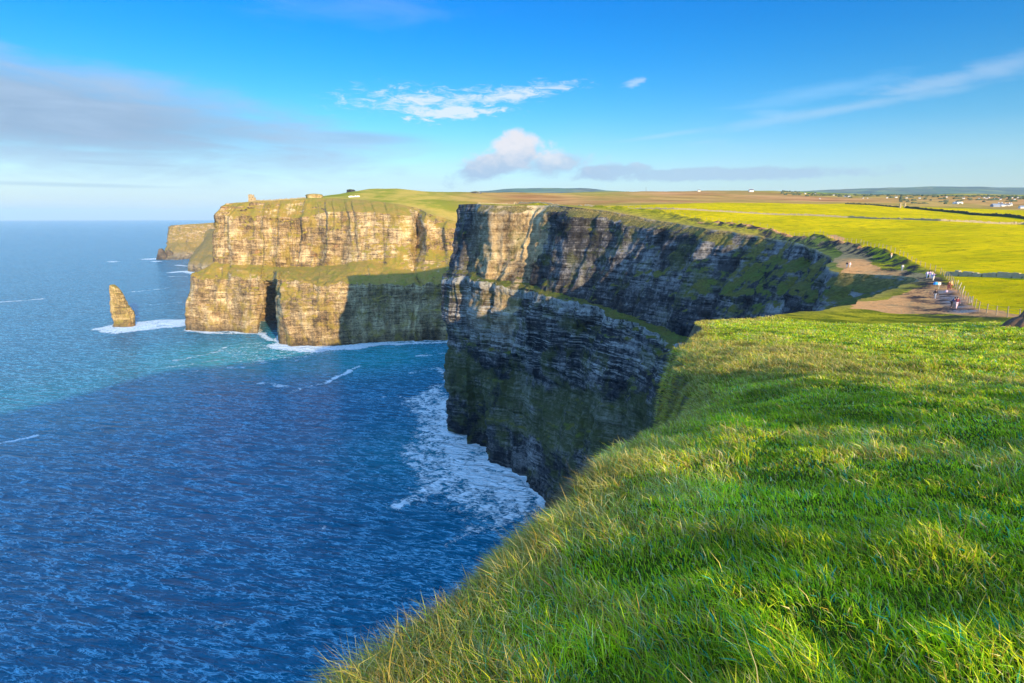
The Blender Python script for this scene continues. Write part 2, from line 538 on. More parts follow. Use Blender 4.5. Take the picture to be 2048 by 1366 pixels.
COLA = [
    [w(-620, 2300, -8), w(-615, 2300, 40), w(-600, 2300, 80), w(-590, 2300, 90), w(-540, 2300, 110), w(-530, 2300, 150), w(-520, 2300, 190), w(-500, 2300, 214)],
    [w(-540, 1700, -8), w(-538, 1700, 40), w(-536, 1700, 80), w(-535, 1700, 92), w(-500, 1700, 102), w(-495, 1700, 150), w(-490, 1700, 200), w(-470, 1700, 222)],
    [w(-556, 1300, -8), w(-555, 1300, 40), w(-553, 1300, 80), w(-550, 1300, 92), w(-508, 1300, 102), w(-500, 1300, 150), w(-492, 1300, 200), w(-470, 1300, 228)],
    [w(-578, 1120, -8), w(-577, 1120, 40), w(-574, 1118, 78), w(-570, 1116, 90), w(-545, 1150, 102), w(-541, 1155, 150), w(-536, 1160, 198), w(-520, 1165, 226)],
    [foot(383, 660), P(384, 630, 1013), P(386, 590, 1015), P(391, 550, 1020), P(430, 527, 1070), P(431, 480, 1076), P(438, 428, 1086), P(455, 407, 1100)],
    [foot(450, 662), P(450, 630, 1007), P(450, 590, 1009), P(450, 556, 1014), P(455, 528, 1060), P(456, 480, 1066), P(458, 432, 1078), P(478, 405, 1102)],
    [foot(519, 664), P(521, 630, 998), P(523, 590, 1000), P(526, 556, 1004), P(528, 531, 1055), P(528, 480, 1062), P(528, 430, 1078), P(536, 402, 1110)],
    [(P(515, 664, 1095)[0], 1095, -8), P(515, 630, 1095), P(520, 588, 1085), P(532, 560, 1004), P(535, 532, 1054), P(535, 480, 1062), P(535, 430, 1078), P(543, 402, 1110)],
    [(P(570, 664, 1090)[0], 1090, -8), P(570, 630, 1090), P(566, 584, 1080), P(560, 562, 950), P(560, 533, 1052), P(556, 480, 1060), P(556, 430, 1078), P(562, 400, 1112)],
    [foot(568, 687), P(567, 640, 906), P(567, 600, 912), P(568, 562, 922), P(598, 532, 1050), P(598, 480, 1058), P(598, 434, 1074), P(606, 399, 1115)],
    [foot(660, 691), P(660, 655, 890), P(660, 610, 894), P(660, 567, 900), P(662, 532, 1040), P(662, 480, 1046), P(660, 424, 1066), P(655, 397, 1120)],
    [foot(742, 686), P(742, 655, 904), P(742, 610, 907), P(742, 569, 912), P(738, 522, 1012), P(735, 480, 1030), P(732, 424, 1050), P(722, 400, 1110)],
    [foot(820, 682), P(820, 655, 922), P(820, 610, 925), P(820, 570, 930), P(812, 541, 990), P(814, 490, 1030), P(816, 432, 1046), P(815, 412, 1075)],
    [foot(836, 682), P(836, 655, 923), P(836, 610, 926), P(836, 570, 931), P(828, 541, 1012), P(832, 490, 1072), P(834, 436, 1092), P(838, 418, 1100)],
    [foot(856, 681), P(856, 655, 925), P(856, 610, 928), P(856, 571, 933), P(850, 538, 990), P(852, 495, 1010), P(850, 446, 1030), P(856, 427, 1050)],
    [foot(880, 681), P(880, 655, 927), P(880, 610, 930), P(880, 572, 935), P(872, 532, 985), P(870, 500, 1020), P(868, 452, 1036), P(880, 434, 1058)],
    [foot(935, 680), P(935, 655, 930), P(935, 610, 932), P(935, 574, 936), P(932, 532, 985), P(932, 500, 1016), P(932, 458, 1030), P(935, 446, 1046)],
    [w(0, 900, -8), w(2, 905, 40), w(5, 910, 80), w(10, 915, 95), w(30, 940, 120), w(34, 945, 150), w(40, 955, 185), w(50, 970, 200)],
    [w(60, 800, -8), w(64, 800, 40), w(70, 801, 80), w(76, 802, 95), w(90, 806, 130), w(96, 808, 150), w(104, 810, 185), w(112, 812, 203)],
    [w(55, 690, -8), w(58, 689, 40), w(62, 687, 80), w(66, 685, 120), w(78, 680, 132), w(84, 678, 160), w(90, 676, 190), w(96, 674, 206)],
    [w(5, 610, -8), w(8, 607, 40), w(12, 603, 80), w(15, 600, 138), w(22, 594, 146), w(28, 588, 170), w(32, 584, 195), w(36, 580, 210)],
    [w(-52, 540, -8), w(-51, 538, 40), w(-50, 536, 80), w(-49, 536, 144), w(-44, 540, 153), w(-40, 541, 175), w(-36, 542, 200), w(-34, 543, 212)],
]
COLB = [
    COLA[-1],
    [foot(889, 852), P(891, 790, 493), P(894, 700, 496), P(893, 560, 500), P(899, 536, 506), P(908, 505, 512), P(914, 440, 522), P(917, 409, 528)],
    [foot(925, 872), P(927, 800, 486), P(928, 715, 485), P(928, 558, 484), P(935, 541, 489), P(945, 505, 494), P(950, 430, 498), P(952, 408, 501)],
    [foot(958, 893), P(962, 815, 474), P(960, 735, 470), P(962, 565, 463), P(972, 553, 469), P(980, 515, 470), P(983, 430, 471), P(984, 411, 472)],
    [foot(1000, 933), P(1004, 850, 433), P(1008, 752, 446), P(1026, 572, 443), P(1036, 562, 450), P(1058, 515, 453), P(1080, 428, 456), P(1085, 411, 458)],
    [foot(1030, 955), P(1036, 870, 417), P(1042, 765, 432), P(1062, 580, 427), P(1072, 570, 434), P(1090, 515, 437), P(1108, 428, 440), P(1112, 411, 442)],
    [foot(1058, 973), P(1064, 886, 400), P(1073, 776, 412), P(1096, 590, 403), P(1109, 582, 410), P(1130, 520, 413), P(1150, 422, 418), P(1152, 415, 419)],
    [w(28, 368, -8), P(1115, 900, 370), P(1130, 790, 384), P(1150, 604, 382), P(1163, 596, 390), P(1190, 530, 394), P(1223, 431, 400), P(1226, 424, 401)],
    [w(44, 335, -8), P(1165, 900, 338), P(1185, 795, 350), P(1210, 622, 360), P(1224, 613, 367), P(1252, 545, 371), P(1297, 445, 377), P(1300, 438, 378)],
    [w(58, 298, -8), w(62, 300, 45), P(1262, 795, 308), P(1300, 662, 308), P(1316, 652, 316), P(1348, 565, 320), P(1397, 462, 329), P(1400, 455, 330)],
    [w(66, 262, -8), w(70, 264, 50), P(1310, 800, 272), P(1345, 680, 280), P(1362, 672, 289), P(1400, 580, 294), P(1467, 472, 305), P(1470, 465, 306)],
    [w(72, 235, -8), w(76, 237, 50), w(80, 240, 100), P(1388, 696, 258), P(1405, 688, 268), P(1450, 590, 274), P(1536, 484, 287), P(1540, 476, 288)],
    [w(77, 205, -8), w(81, 207, 50), w(85, 209, 100), w(88, 214, 138), w(93, 219, 144), P(1530, 592, 232), P(1596, 495, 251), P(1600, 487, 253)],
    [w(76, 178, -8), w(80, 180, 50), w(84, 182, 100), w(88, 186, 136), w(94, 190, 144), P(1585, 590, 200), P(1640, 511, 215), P(1643, 503, 216)],
    [w(68, 150, -8), w(72, 152, 50), w(75, 154, 100), w(78, 158, 136), w(82, 162, 146), P(1625, 600, 172), P(1660, 526, 183), P(1663, 519, 184)],
    [w(62, 132, -8), w(66, 133, 50), w(69, 135, 100), w(72, 138, 136), w(75, 141, 150), P(1650, 625, 145), P(1667, 553, 153), P(1668, 543, 154)],
    [w(56, 118, -8), w(60, 120, 50), w(64, 121, 100), w(69, 124, 136), w(73, 127, 152), P(1715, 620, 133), P(1731, 556, 146), P(1732, 548, 147)],
    [w(50, 110, -8), w(54, 111, 50), w(58, 112, 100), w(63, 115, 138), w(69, 118, 156), P(1790, 610, 126), P(1805, 560, 135), P(1806, 552, 136)],
    [w(44, 100, -8), w(48, 101, 50), w(52, 102, 100), w(57, 104, 138), w(64, 106, 158), P(1805, 602, 116), P(1842, 574, 124), P(1850, 558, 128)],
    [w(38, 92, -8), w(42, 92, 50), w(46, 93, 100), w(51, 94, 138), w(58, 96, 160), w(66, 100, 175), w(72, 104, 183), P(1812, 572, 112)],
    [w(30, 82, -8), w(34, 82, 50), w(38, 83, 100), w(42, 84, 138), w(48, 86, 160), w(55, 89, 176), w(60, 92, 183), P(1755, 590, 100)],
    [w(22, 74, -8), w(25, 74, 50), w(28, 75, 100), w(32, 75, 138), w(37, 76, 160), w(43, 78, 177), w(48, 80, 184), P(1695, 606, 88)],
    [w(14, 66, -8), w(17, 66, 50), w(20, 66, 100), w(24, 67, 140), w(28, 68, 162), w(33, 70, 178), w(37, 72, 185), P(1622, 624, 77)],
    [w(6, 58, -8), w(8, 58, 50), w(11, 58, 100), w(17, 61, 140), w(22, 62, 164), w(26, 63, 180), w(28.3, 64.5, 185.5), P(1530, 632, 66)],
    [w(-2, 50, -8), w(2, 50, 50), w(7, 51, 100), w(14, 54, 140), w(17, 55, 160), w(18.8, 56, 179), w(19.8, 56.4, 186.8), P(1442, 640, 57)],
    [w(-7, 38, -8), w(-4, 38, 50), w(1, 38, 100), w(8, 39, 145), w(10.6, 39.5, 166), w(12.0, 40, 183), w(12.8, 40.5, 189.6), P(1402, 663, 41)],
    [w(-10, 27, -8), w(-8, 27, 50), w(-5, 27, 100), w(2, 27, 150), w(6.3, 27, 172), w(7.7, 27.4, 186), w(8.1, 27.6, 191.3), P(1368, 700, 28)],
    [w(-12, 20, -8), w(-10, 20, 50), w(-8, 20, 100), w(-3, 20, 150), w(3.5, 20, 176), w(5.7, 20, 188), w(5.85, 20.2, 192.6), P(1362, 742, 20.5)],
    [w(-14, 15, -8), w(-12, 15, 50), w(-10, 15, 100), w(-6, 14.5, 152), w(0, 14.2, 180), w(4.1, 14.7, 190), w(4.5, 15, 193.2), w(4.95, 15.0, 194.9)],
    [w(-16, 11, -8), w(-14, 11, 50), w(-12, 10, 100), w(-9, 10, 154), w(-3, 10, 182), w(1.9, 10.2, 191.5), w(2.6, 10.3, 195.0), w(3.2, 10.2, 196.2)],
    [w(-16, 8, -8), w(-14, 8, 50), w(-13, 8, 100), w(-10, 8, 156), w(-5, 8, 184), w(0.3, 7.6, 192), w(1.25, 7.6, 195.9), w(1.9, 7.8, 196.8)],
    [w(-17, 6, -8), w(-15, 6, 50), w(-13, 6, 100), w(-11, 6, 156), w(-7, 6, 184), w(-1.2, 5.6, 193), w(0.2, 5.8, 196.3), w(1.0, 6.1, 197.2)],
    [w(-17, 4, -8), w(-15, 4, 50), w(-13, 4, 100), w(-11, 4, 156), w(-7, 4, 184), w(-2.6, 4, 193), w(-0.55, 4.3, 196.4), w(0.40, 4.6, 197.4)],
    [w(-17, 2, -8), w(-15, 2, 50), w(-13, 2, 100), w(-11, 2, 156), w(-7, 2, 184), w(-4, 2.3, 193), w(-1.4, 2.7, 196.4), w(-0.45, 3.0, 197.65)],
    [w(-18, 0, -8), w(-16, 0, 50), w(-14, 0, 100), w(-12, 0, 156), w(-8, 0, 182), w(-4.6, 0.8, 193), w(-2.0, 1.2, 196.7), w(-1.0, 1.5, 197.95)],
    [w(-20, -4, -8), w(-18, -4, 50), w(-16, -4, 100), w(-13, -4, 156), w(-9, -3, 182), w(-5.5, -2, 193), w(-2.6, -1.2, 197.0), w(-1.5, -1, 198.2)],
    [w(-30, -26, -8), w(-27, -26, 50), w(-24, -25, 100), w(-21, -24, 156), w(-17, -23, 182), w(-12, -21, 193), w(-8, -19, 200), w(-6, -18, 203)],
    [w(-58, -80, -8), w(-54, -80, 50), w(-50, -78, 100), w(-46, -76, 156), w(-41, -73, 182), w(-36, -70, 193), w(-31, -67, 203), w(-28, -65, 208)],
    [w(-100, -190, -8), w(-96, -190, 50), w(-92, -188, 100), w(-88, -186, 156), w(-82, -183, 182), w(-77, -180, 195), w(-72, -177, 203), w(-68, -175, 208)],
    [w(-240, -390, -8), w(-235, -390, 50), w(-230, -390, 100), w(-225, -390, 156), w(-218, -390, 182), w(-212, -390, 195), w(-207, -390, 203), w(-200, -390, 208)],
    [w(-330, -640, -8), w(-325, -640, 50), w(-320, -640, 100), w(-315, -640, 156), w(-308, -640, 182), w(-302, -640, 195), w(-297, -640, 203), w(-290, -640, 208)],
    [w(-380, -1300, -8), w(-375, -1300, 50), w(-370, -1300, 100), w(-365, -1300, 156), w(-358, -1300, 182), w(-352, -1300, 195), w(-347, -1300, 203), w(-340, -1300, 208)],
]


def catmull(Q, cum, t):
    """Q (n,...) at cumulated lengths cum, evaluated at t; monotone-ish Hermite"""
    n = len(Q)
    i = np.clip(np.searchsorted(cum, t, side='right') - 1, 0, n - 2)
    h = (cum[i + 1] - cum[i])
    u = ((t - cum[i]) / h)
    m = np.zeros_like(Q)
    d = (Q[1:] - Q[:-1]) / (cum[1:] - cum[:-1]).reshape((-1,) + (1,) * (Q.ndim - 1))
    m[1:-1] = (d[1:] + d[:-1]) / 2
    m[0], m[-1] = d[0], d[-1]
    # limit tangents so short segments next to long ones do not overshoot
    hh = (cum[1:] - cum[:-1])
    lim = np.minimum(np.linalg.norm(d[1:], axis=-1, keepdims=True), np.linalg.norm(d[:-1], axis=-1, keepdims=True)) * 1.5
    nm = np.linalg.norm(m[1:-1], axis=-1, keepdims=True) + 1e-9
    m[1:-1] *= np.minimum(1, lim / nm)
    sh = (-1,) + (1,) * (Q.ndim - 1)
    u = u.reshape(sh)
    h = h.reshape(sh)
    return ((2 * u**3 - 3 * u**2 + 1) * Q[i] + (u**3 - 2 * u**2 + u) * h * m[i] + (-2 * u**3 + 3 * u**2) * Q[i + 1] + (u**3 - u**2) * h * m[i + 1])


def cliff_grid(cols, ds, dz, amp=1.0, seed=1, top_fade=6.0, spacing=None, lay=(5.0, 1.4), upper=0.35, big=1.0, edge_amp=None, ledge=0.3):
    """surface through the control columns with buttresses, beds and joints pushed in and out of it"""
    Q = np.array(cols, float)                       # (n,8,3)
    mid = Q.mean(axis=1)
    seg = np.linalg.norm(np.diff(mid, axis=0), axis=1)
    cum = np.concatenate([[0], np.cumsum(seg)])
    if spacing is None:
        nt = int(cum[-1] / ds)
        t = np.linspace(0, cum[-1], nt)
    else:
        t = [0.0]
        while t[-1] < cum[-1]:
            k = np.interp(t[-1], cum, Q[:, -1, 1])
            kx = np.interp(t[-1], cum, Q[:, -1, 0])
            t.append(t[-1] + spacing(kx, k))
        t = np.array(t[:-1] + [cum[-1]])
    G = catmull(Q, cum, t)                          # (nt,8,3)
    # rows
    kl = np.linalg.norm(np.diff(Q, axis=1), axis=2).mean(axis=0)
    rows = []
    for k in range(Q.shape[1] - 1):
        nr = max(2, int(kl[k] / dz))
        for r in range(nr):
            rows.append(k + r / nr)
    rows.append(Q.shape[1] - 1.0)
    rows = np.array(rows)
    k0 = np.minimum(rows.astype(int), Q.shape[1] - 2)
    fr = (rows - k0)[None, :, None]
    S = G[:, k0] * (1 - fr) + G[:, k0 + 1] * fr     # (nt,nr,3)
    # outward horizontal direction
    dt = np.gradient(S, axis=0)
    N = np.stack([dt[..., 1], -dt[..., 0], np.zeros(dt.shape[:2])], axis=-1)
    N = -N / (np.linalg.norm(N, axis=-1, keepdims=True) + 1e-9)
    if seed < 0:
        N = -N
    # make it point to the sea (from turf edge to foot)
    sea = (G[:, 0, :2] - G[:, -1, :2])
    sgn = np.sign((N[:, :, 0] * sea[:, None, 0] + N[:, :, 1] * sea[:, None, 1]))
    N = N * np.median(sgn)
    # smooth the directions along the coast
    for _ in range(6):
        N[1:-1] = (N[:-2] + N[1:-1] * 2 + N[2:]) / 4
    arc = t[:, None] + 0 * S[..., 2]
    z = S[..., 2]
    x, y = S[..., 0], S[..., 1]
    sd = abs(seed) * 31
    warp = fbm(arc / 55, z / 90, octv=3, seed=sd + 5) * 12
    d = 5.0 * big * fbm((arc + warp) / 46, z / 160, octv=2, seed=sd, ridged=True)
    d += 2.3 * min(big, 1.2) * fbm((arc + warp) / 13, z / 70, octv=3, seed=sd + 11, ridged=True)
    jn = vnoise((arc + warp * 0.5) / 5.2, z / 45, seed=sd + 50)
    d += 0.9 * np.sign(jn) * np.minimum(1, np.abs(jn) * 4)
    zz = z + fbm(x / 60, y / 60, octv=2, seed=sd + 21) * 2.0
    kw = np.interp(rows, [0, 1, 1.9, 2.2, 3.0, 3.6, 4.2, 7], [0.7, 0.9, 0.6, 1.0, 1.0, 1.0, upper, upper])[None, :]
    rough_k = np.interp(rows, [0, 3.6, 4.3, 7], [1, 1, 2.0 - upper, 2.0 - upper])[None, :]
    for th, am in ((lay[0] * 2.4, 1.5), (lay[0], 1.25), (lay[1], 0.45)):
        q = zz / th
        iq = np.floor(q)
        f_ = q - iq
        a = hash3(iq, np.floor(arc / 70 + 0.5 * vnoise(arc / 30, z / 20, seed=sd)), iq * 0, sd + 77)
        b = hash3(iq + 1, np.floor(arc / 70 + 0.5 * vnoise(arc / 30, z / 20, seed=sd)), iq * 0, sd + 77)
        d += kw * am * ((a + (b - a) * sstep(0.8, 1.0, f_)) * 2 - 1)
    d += rough_k * 1.7 * fbm(x / 7, y / 7, z / 5, octv=4, seed=sd + 31, gain=0.6)
    ztop = G[:, -1, 2][:, None]
    fade = sstep(0, top_fade, ztop - z)
    fade = fade * sstep(0.0, 0.30, rows[-1] - rows)[None, :]
    aw = amp if np.isscalar(amp) else np.interp(t, cum, amp)[:, None]
    S = S + N * (d * aw * fade)[..., None]
    S[..., 2] += (np.exp(-((rows - 2.9) / 0.9)**2)[None, :] * fade * aw * ledge * (12.0 * fbm(arc / 30, rows[None, :] * 1.2 + 0 * arc, octv=3, seed=sd + 91) + 4.0 * fbm(x / 9, y / 9, octv=3, seed=sd + 95, ridged=True)))
    S[..., 2] += 0.5 * fbm(x / 5, y / 5, z / 5, octv=3, seed=sd + 41) * fade * np.minimum(aw, 1)
    if edge_amp:
        rr_ = np.hypot(S[:, -1, 0], S[:, -1, 1])
        ea, el_ = edge_amp(rr_)
        wv_ = ea * (fbm(t / el_, t * 0, octv=4, seed=sd + 61) * 1.3 + 0.6 * fbm(t / el_ * 2.7, t * 0, octv=3, seed=sd + 62, ridged=True))
        wv_ = wv_ * sstep(0, 12, t) * sstep(0, 12, cum[-1] - t)
        S[..., :2] += N[..., :2] * (wv_[:, None] * sstep(rows[-1] - 4, rows[-1] - 0.5, rows)[None, :])[..., None]
    nt_, nr_ = S.shape[:2]
    idx = np.arange(nt_ * nr_).reshape(nt_, nr_)
    q = np.stack([idx[:-1, :-1], idx[1:, :-1], idx[1:, 1:], idx[:-1, 1:]], axis=-1).reshape(-1, 4)
    # orientation: face normals must look to the sea
    a = S[nt_ // 2, nr_ // 3]
    b_ = S[nt_ // 2 + 1, nr_ // 3]
    c_ = S[nt_ // 2, nr_ // 3 + 2]
    nn = np.cross(b_ - a, c_ - a)
    if np.dot(nn, N[nt_ // 2, nr_ // 3]) < 0:
        q = q[:, ::-1]
    return S, q, rows, G


SA, QA, rA, GA = cliff_grid(COLA, 1.6, 1.5, 1.0, 1, lay=(7.0, 2.6), upper=0.8, big=1.9, ledge=1.0, edge_amp=lambda r: (3.5, 22.0))
nb = 26
SB, QB, rB, GB = cliff_grid(COLB[:nb], 1.0, 1.0, [1.0] * 23 + [0.45, 0.2, 0.12], 2, lay=(5.0, 1.6), big=1.5, edge_amp=lambda r: (1.6, 13.0))
ampn = [0.12, 0.12, 0.1, 0.1, 0.08, 0.08] + [0.07] * 6 + [0.3] + [1.0] * 5
SN, QN, rN, GN = cliff_grid(COLB[nb - 1:], 1.0, 1.2, ampn[:len(COLB) - nb + 1], 3, top_fade=3.0,
                            spacing=lambda x, y: float(np.clip(math.hypot(x, y) * 0.03, 0.12, 8.0)), lay=(5.0, 1.6), edge_amp=lambda r: (np.clip(r * 0.016, 0.08, 1.2), np.clip(r * 0.25, 1.1, 12) * 0 + 1.6))
lit_tanB = np.exp(-((SB[..., 0] + 2 - 0.10 * (SB[..., 2] - 150)) / 32.0)**4) * sstep(2.2, 3.0, rB)[None, :] * (SB[..., 1] < 505) * (SB[..., 1] > 436)  # sandy buttress, painted paler still for the sunlight falling on it
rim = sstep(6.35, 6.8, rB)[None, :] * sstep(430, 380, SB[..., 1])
lit_tanB = np.clip(np.maximum(lit_tanB, rim * 0.7), 0, 1)
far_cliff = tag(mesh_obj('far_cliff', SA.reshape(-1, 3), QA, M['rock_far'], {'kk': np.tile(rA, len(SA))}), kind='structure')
mid_cliff = tag(mesh_obj('middle_cliff', SB.reshape(-1, 3), QB, M['rock_mid'], {'kk': np.tile(rB, len(SB)), 'tan': lit_tanB.ravel()}), kind='structure')
near_cliff = tag(mesh_obj('near_cliff', SN.reshape(-1, 3), QN, M['rock_near'], {'kk': np.tile(rN, len(SN))}), kind='structure')

# the turf edge, one line from the far headland to behind the camera
edge = np.vstack([SA[:, -1], SB[1:, -1], SN[1:, -1]])
foots = np.vstack([SA[::3, 3], SB[::3, 3], SN[::2, 3]])

# ------------------------------------------------------------------ height of the land: thin-plate surface through surveyed points
CP = [w(0.3, 0, 198.3), w(3, 0, 198.4), w(8, 0, 198.7), w(20, 0, 198.9), w(45, -5, 199.6), w(62, -20, 200.6), w(80, -8, 200), w(100, -10, 201), w(90, -42, 202.5), w(3, -5, 198.8), w(0, -12, 199.6), w(15, -20, 199.6),
      w(35, -38, 200.6), w(50, -50, 201.2), w(10, -60, 202.5), w(150, -80, 208), w(-20, -70, 205), w(-50, -150, 210), w(100, -250, 222), w(-150, -400, 214), w(0, -500, 220), w(-250, -800, 214), w(200, -900, 225), w(900, -900, 235),
      w(600, -200, 216), w(1500, -900, 240), w(-300, -1300, 210), w(900, -1500, 230),
      w(2.5, 3, 198.0), w(1.7, 5, 197.45), w(5, 5, 197.6), w(9, 5, 197.9), w(14, 8, 197.4), w(3, 8, 196.9), w(6, 9, 196.9), w(10, 11, 196.5),
      P(1500, 762, 13.5), P(1700, 745, 15), P(1600, 695, 26), P(1480, 690, 25), P(1800, 700, 27), P(2048, 700, 30), P(2048, 800, 15), P(1600, 655, 45), P(1700, 652, 50), P(1500, 655, 42),
      P(1800, 646, 52), P(1950, 641, 50), P(2048, 641, 48), w(36, 62, 188.0), w(50, 62, 188.2), w(28, 60, 188.2),
      PS(1905, 615, 186.8), PS(1869, 598, 186.5), PS(1857, 562, 187), w(45, 76, 186.6), w(55, 76, 186.6), w(60, 92, 186.4), PS(1800, 612, 186.5), PS(1697, 536, 187), PS(1804, 541, 186.7), PS(1740, 538, 187.0),
      P(1690, 510, 200), PS(1640, 492, 188.6),
      # fence line
      P(2048, 645, 62), P(1960, 620, 74), P(1930, 600, 87), P(1900, 562, 113), P(1880, 548, 128), P(1800, 515, 160), P(1720, 490, 202), P(1640, 475, 247), P(1540, 462, 302), P(1400, 444, 358),
      # field
      P(2048, 600, 88), P(2048, 550, 120), P(2048, 500, 170), P(1900, 500, 175), P(1800, 470, 230), P(2048, 447, 330), P(1700, 440, 330), P(1350, 418, 440), P(1500, 430, 390),
      P(1700, 407, 600), P(2048, 437, 450), P(1450, 405, 620), P(1250, 411, 640), P(1850, 420, 540), P(1200, 418, 490),
      P(1700, 411, 900), P(1400, 409, 900), P(2048, 428, 900), P(1200, 409, 900), P(2000, 411, 1300), P(1800, 404, 1400),
      P(1450, 396, 1600), P(1300, 381, 2000), P(1500, 384, 2300), P(1650, 388, 2500), P(1800, 393, 2600), P(2048, 399, 2700), P(1200, 386, 2100),
      P(1100, 397, 1350), P(1030, 385, 1550), P(930, 384, 1450), P(850, 383, 1390), P(800, 377, 1380), P(740, 377, 1360), P(700, 383, 1330), P(660, 391, 1300), P(600, 399, 1230), P(500, 402, 1150), P(470, 404, 1120), P(640, 393, 1260),
      P(770, 395, 1200), P(900, 432, 1075), P(860, 410, 1130), P(1000, 401, 1250), P(1080, 409, 1000), P(950, 405, 1180), P(700, 397, 1160),
      w(-400, 1800, 225), w(-200, 1900, 262), w(-350, 2400, 225), w(0, 2500, 285), w(0, 3400, 300), w(600, 3400, 320), w(-500, 3500, 220),
      w(2500, 1500, 262), w(2500, 3400, 290), w(1300, 3300, 310), w(2000, 0, 230), w(2500, -1000, 240), w(1200, 500, 205), w(900, 300, 204), w(400, 100, 196), w(250, 50, 197), w(600, 0, 210)]
# surveyed points lie on the seaward edge as well
eidx = []
for k in range(0, len(COLA)):
    eidx.append(COLA[k][7])
for k in range(1, len(COLB)):
    eidx.append(COLB[k][7])
CPa = np.array(CP + eidx)
key = np.unique(np.round(CPa[:, :2], 1), axis=0, return_index=True)[1]
CPa = CPa[key]


def tps_fit(Pt, lam=0.0):
    n = len(Pt)
    d = np.linalg.norm(Pt[:, None, :2] - Pt[None, :, :2], axis=2)
    K = d                                       # biharmonic 3D kernel: taut, no overshoot
    A = np.zeros((n + 3, n + 3))
    A[:n, :n] = K + np.eye(n) * lam
    A[:n, n] = 1
    A[:n, n + 1:] = Pt[:, :2]
    A[n, :n] = 1
    A[n + 1:, :n] = Pt[:, :2].T
    b = np.concatenate([Pt[:, 2], np.zeros(3)])
    return np.linalg.solve(A, b)


_c = tps_fit(CPa)


def h_cone(x, y):
    x = np.asarray(x, float).ravel()
    y = np.asarray(y, float).ravel()
    o = np.empty_like(x)
    for s in range(0, len(x), 20000):
        e = s + 20000
        d = np.sqrt((x[s:e, None] - CPa[None, :, 0])**2 + (y[s:e, None] - CPa[None, :, 1])**2)
        o[s:e] = d @ _c[:-3] + _c[-3] + _c[-2] * x[s:e] + _c[-1] * y[s:e]
    return o


def h_raw(x, y):
    """the surveyed surface averaged over a small disc, so that no survey point stands out"""
    x = np.asarray(x, float).ravel()
    y = np.asarray(y, float).ravel()
    r = np.hypot(x, y)
    o = np.empty_like(x)
    n_ = r < 260
    o[~n_] = h_cone(x[~n_], y[~n_])
    xn, yn = x[n_], y[n_]
    rho = 0.9 + 0.13 * r[n_]
    s_ = np.zeros_like(xn)
    ws = 0.0
    for k, (f_, w_, m_) in enumerate(((0.0, 1.0, 1), (0.45, 0.9, 5), (0.95, 0.55, 7))):
        for i in range(m_):
            t_ = 2 * math.pi * (i / m_ + 0.13 * k)
            s_ += w_ * h_cone(xn + rho * f_ * math.cos(t_), yn + rho * f_ * math.sin(t_))
            ws += w_
    o[n_] = s_ / ws
    return o


def seg_dist(x, y, line, closed=False):
    """distance to a polyline, index of the nearest vertex"""
    x = np.asarray(x, float)
    y = np.asarray(y, float)
    best = np.full(len(x), 1e18)
    bi = np.zeros(len(x), int)
    L = np.asarray(line, float)
    for s in range(0, len(x), 4000):
        e = s + 4000
        ax, ay = L[:-1, 0][None], L[:-1, 1][None]
        bx, by = L[1:, 0][None], L[1:, 1][None]
        vx, vy = bx - ax, by - ay
        qx, qy = x[s:e, None] - ax, y[s:e, None] - ay
        t = np.clip((qx * vx + qy * vy) / (vx * vx + vy * vy + 1e-12), 0, 1)
        d2 = (qx - t * vx)**2 + (qy - t * vy)**2
        j = d2.argmin(axis=1)
        best[s:e] = np.sqrt(d2[np.arange(len(j)), j])
        bi[s:e] = j
    return best, bi


edge_c = edge[::4] if len(edge) > 1200 else edge
edge_near = edge
e_err = edge[:, 2] - h_raw(edge[:, 0], edge[:, 1])


def bumps(x, y, de):
    """unevenness of the turf, added to the surveyed surface"""
    r = np.hypot(x, y)
    o = 0.06 * fbm(x / 0.55, y / 0.55, octv=3, seed=3) + 0.10 * fbm(x / 2.4, y / 2.4, octv=3, seed=4)
    o *= sstep(140, 40, r)
    o += 0.12 * fbm(x / 9, y / 9, octv=3, seed=5) * sstep(3, 22, r) * sstep(400, 100, r)
    o += 1.2 * fbm(x / 45, y / 45, octv=3, seed=6) * sstep(60, 200, r) * sstep(20, 140, y)
    o += 14 * fbm(x / 420, y / 420, octv=3, seed=8) * sstep(1500, 2600, r)
    return o * sstep(0.0, 1.0 + r * 0.02, de)


def height(x, y):
    x = np.asarray(x, float).ravel()
    y = np.asarray(y, float).ravel()
    de, bi = seg_dist(x, y, edge_c)
    ei = np.minimum(bi * (4 if len(edge) > 1200 else 1), len(edge) - 1)
    r = np.hypot(x, y)
    corr = e_err[ei] * np.exp(-de / (0.5 + r * 0.04))
    return h_raw(x, y) + corr + bumps(x, y, de)


# ------------------------------------------------------------------ land sheet: Delaunay mesh, finer near the viewpoint
outer = [(-340, -1800), (2600, -1800), (2600, 3500), (-560, 3500)]
poly = [tuple(p[:2]) for p in edge] + outer
PP = np.array(poly)


def inside(x, y, Pg):
    c = np.zeros(len(x), bool)
    j = len(Pg) - 1
    for i in range(len(Pg)):
        xi, yi = Pg[i]
        xj, yj = Pg[j]
        if yi != yj:
            m_ = ((yi > y) != (yj > y)) & (x < (xj - xi) * (y - yi) / (yj - yi) + xi)
            c ^= m_
        j = i
    return c


def ring(a0, a1, da, r0, r1, k):
    rr = [r0]
    while rr[-1] < r1:
        rr.append(rr[-1] * (1 + k))
    rr = np.array(rr)
    aa = np.arange(a0, a1, da)
    A, Rr = np.meshgrid(aa, rr)
    A = A + rng.uniform(-0.35, 0.35, A.shape) * da
    Rr = Rr * (1 + rng.uniform(-0.35, 0.35, A.shape) * k)
    return np.stack([(Rr * np.sin(A)).ravel(), (Rr * np.cos(A)).ravel()], axis=1)


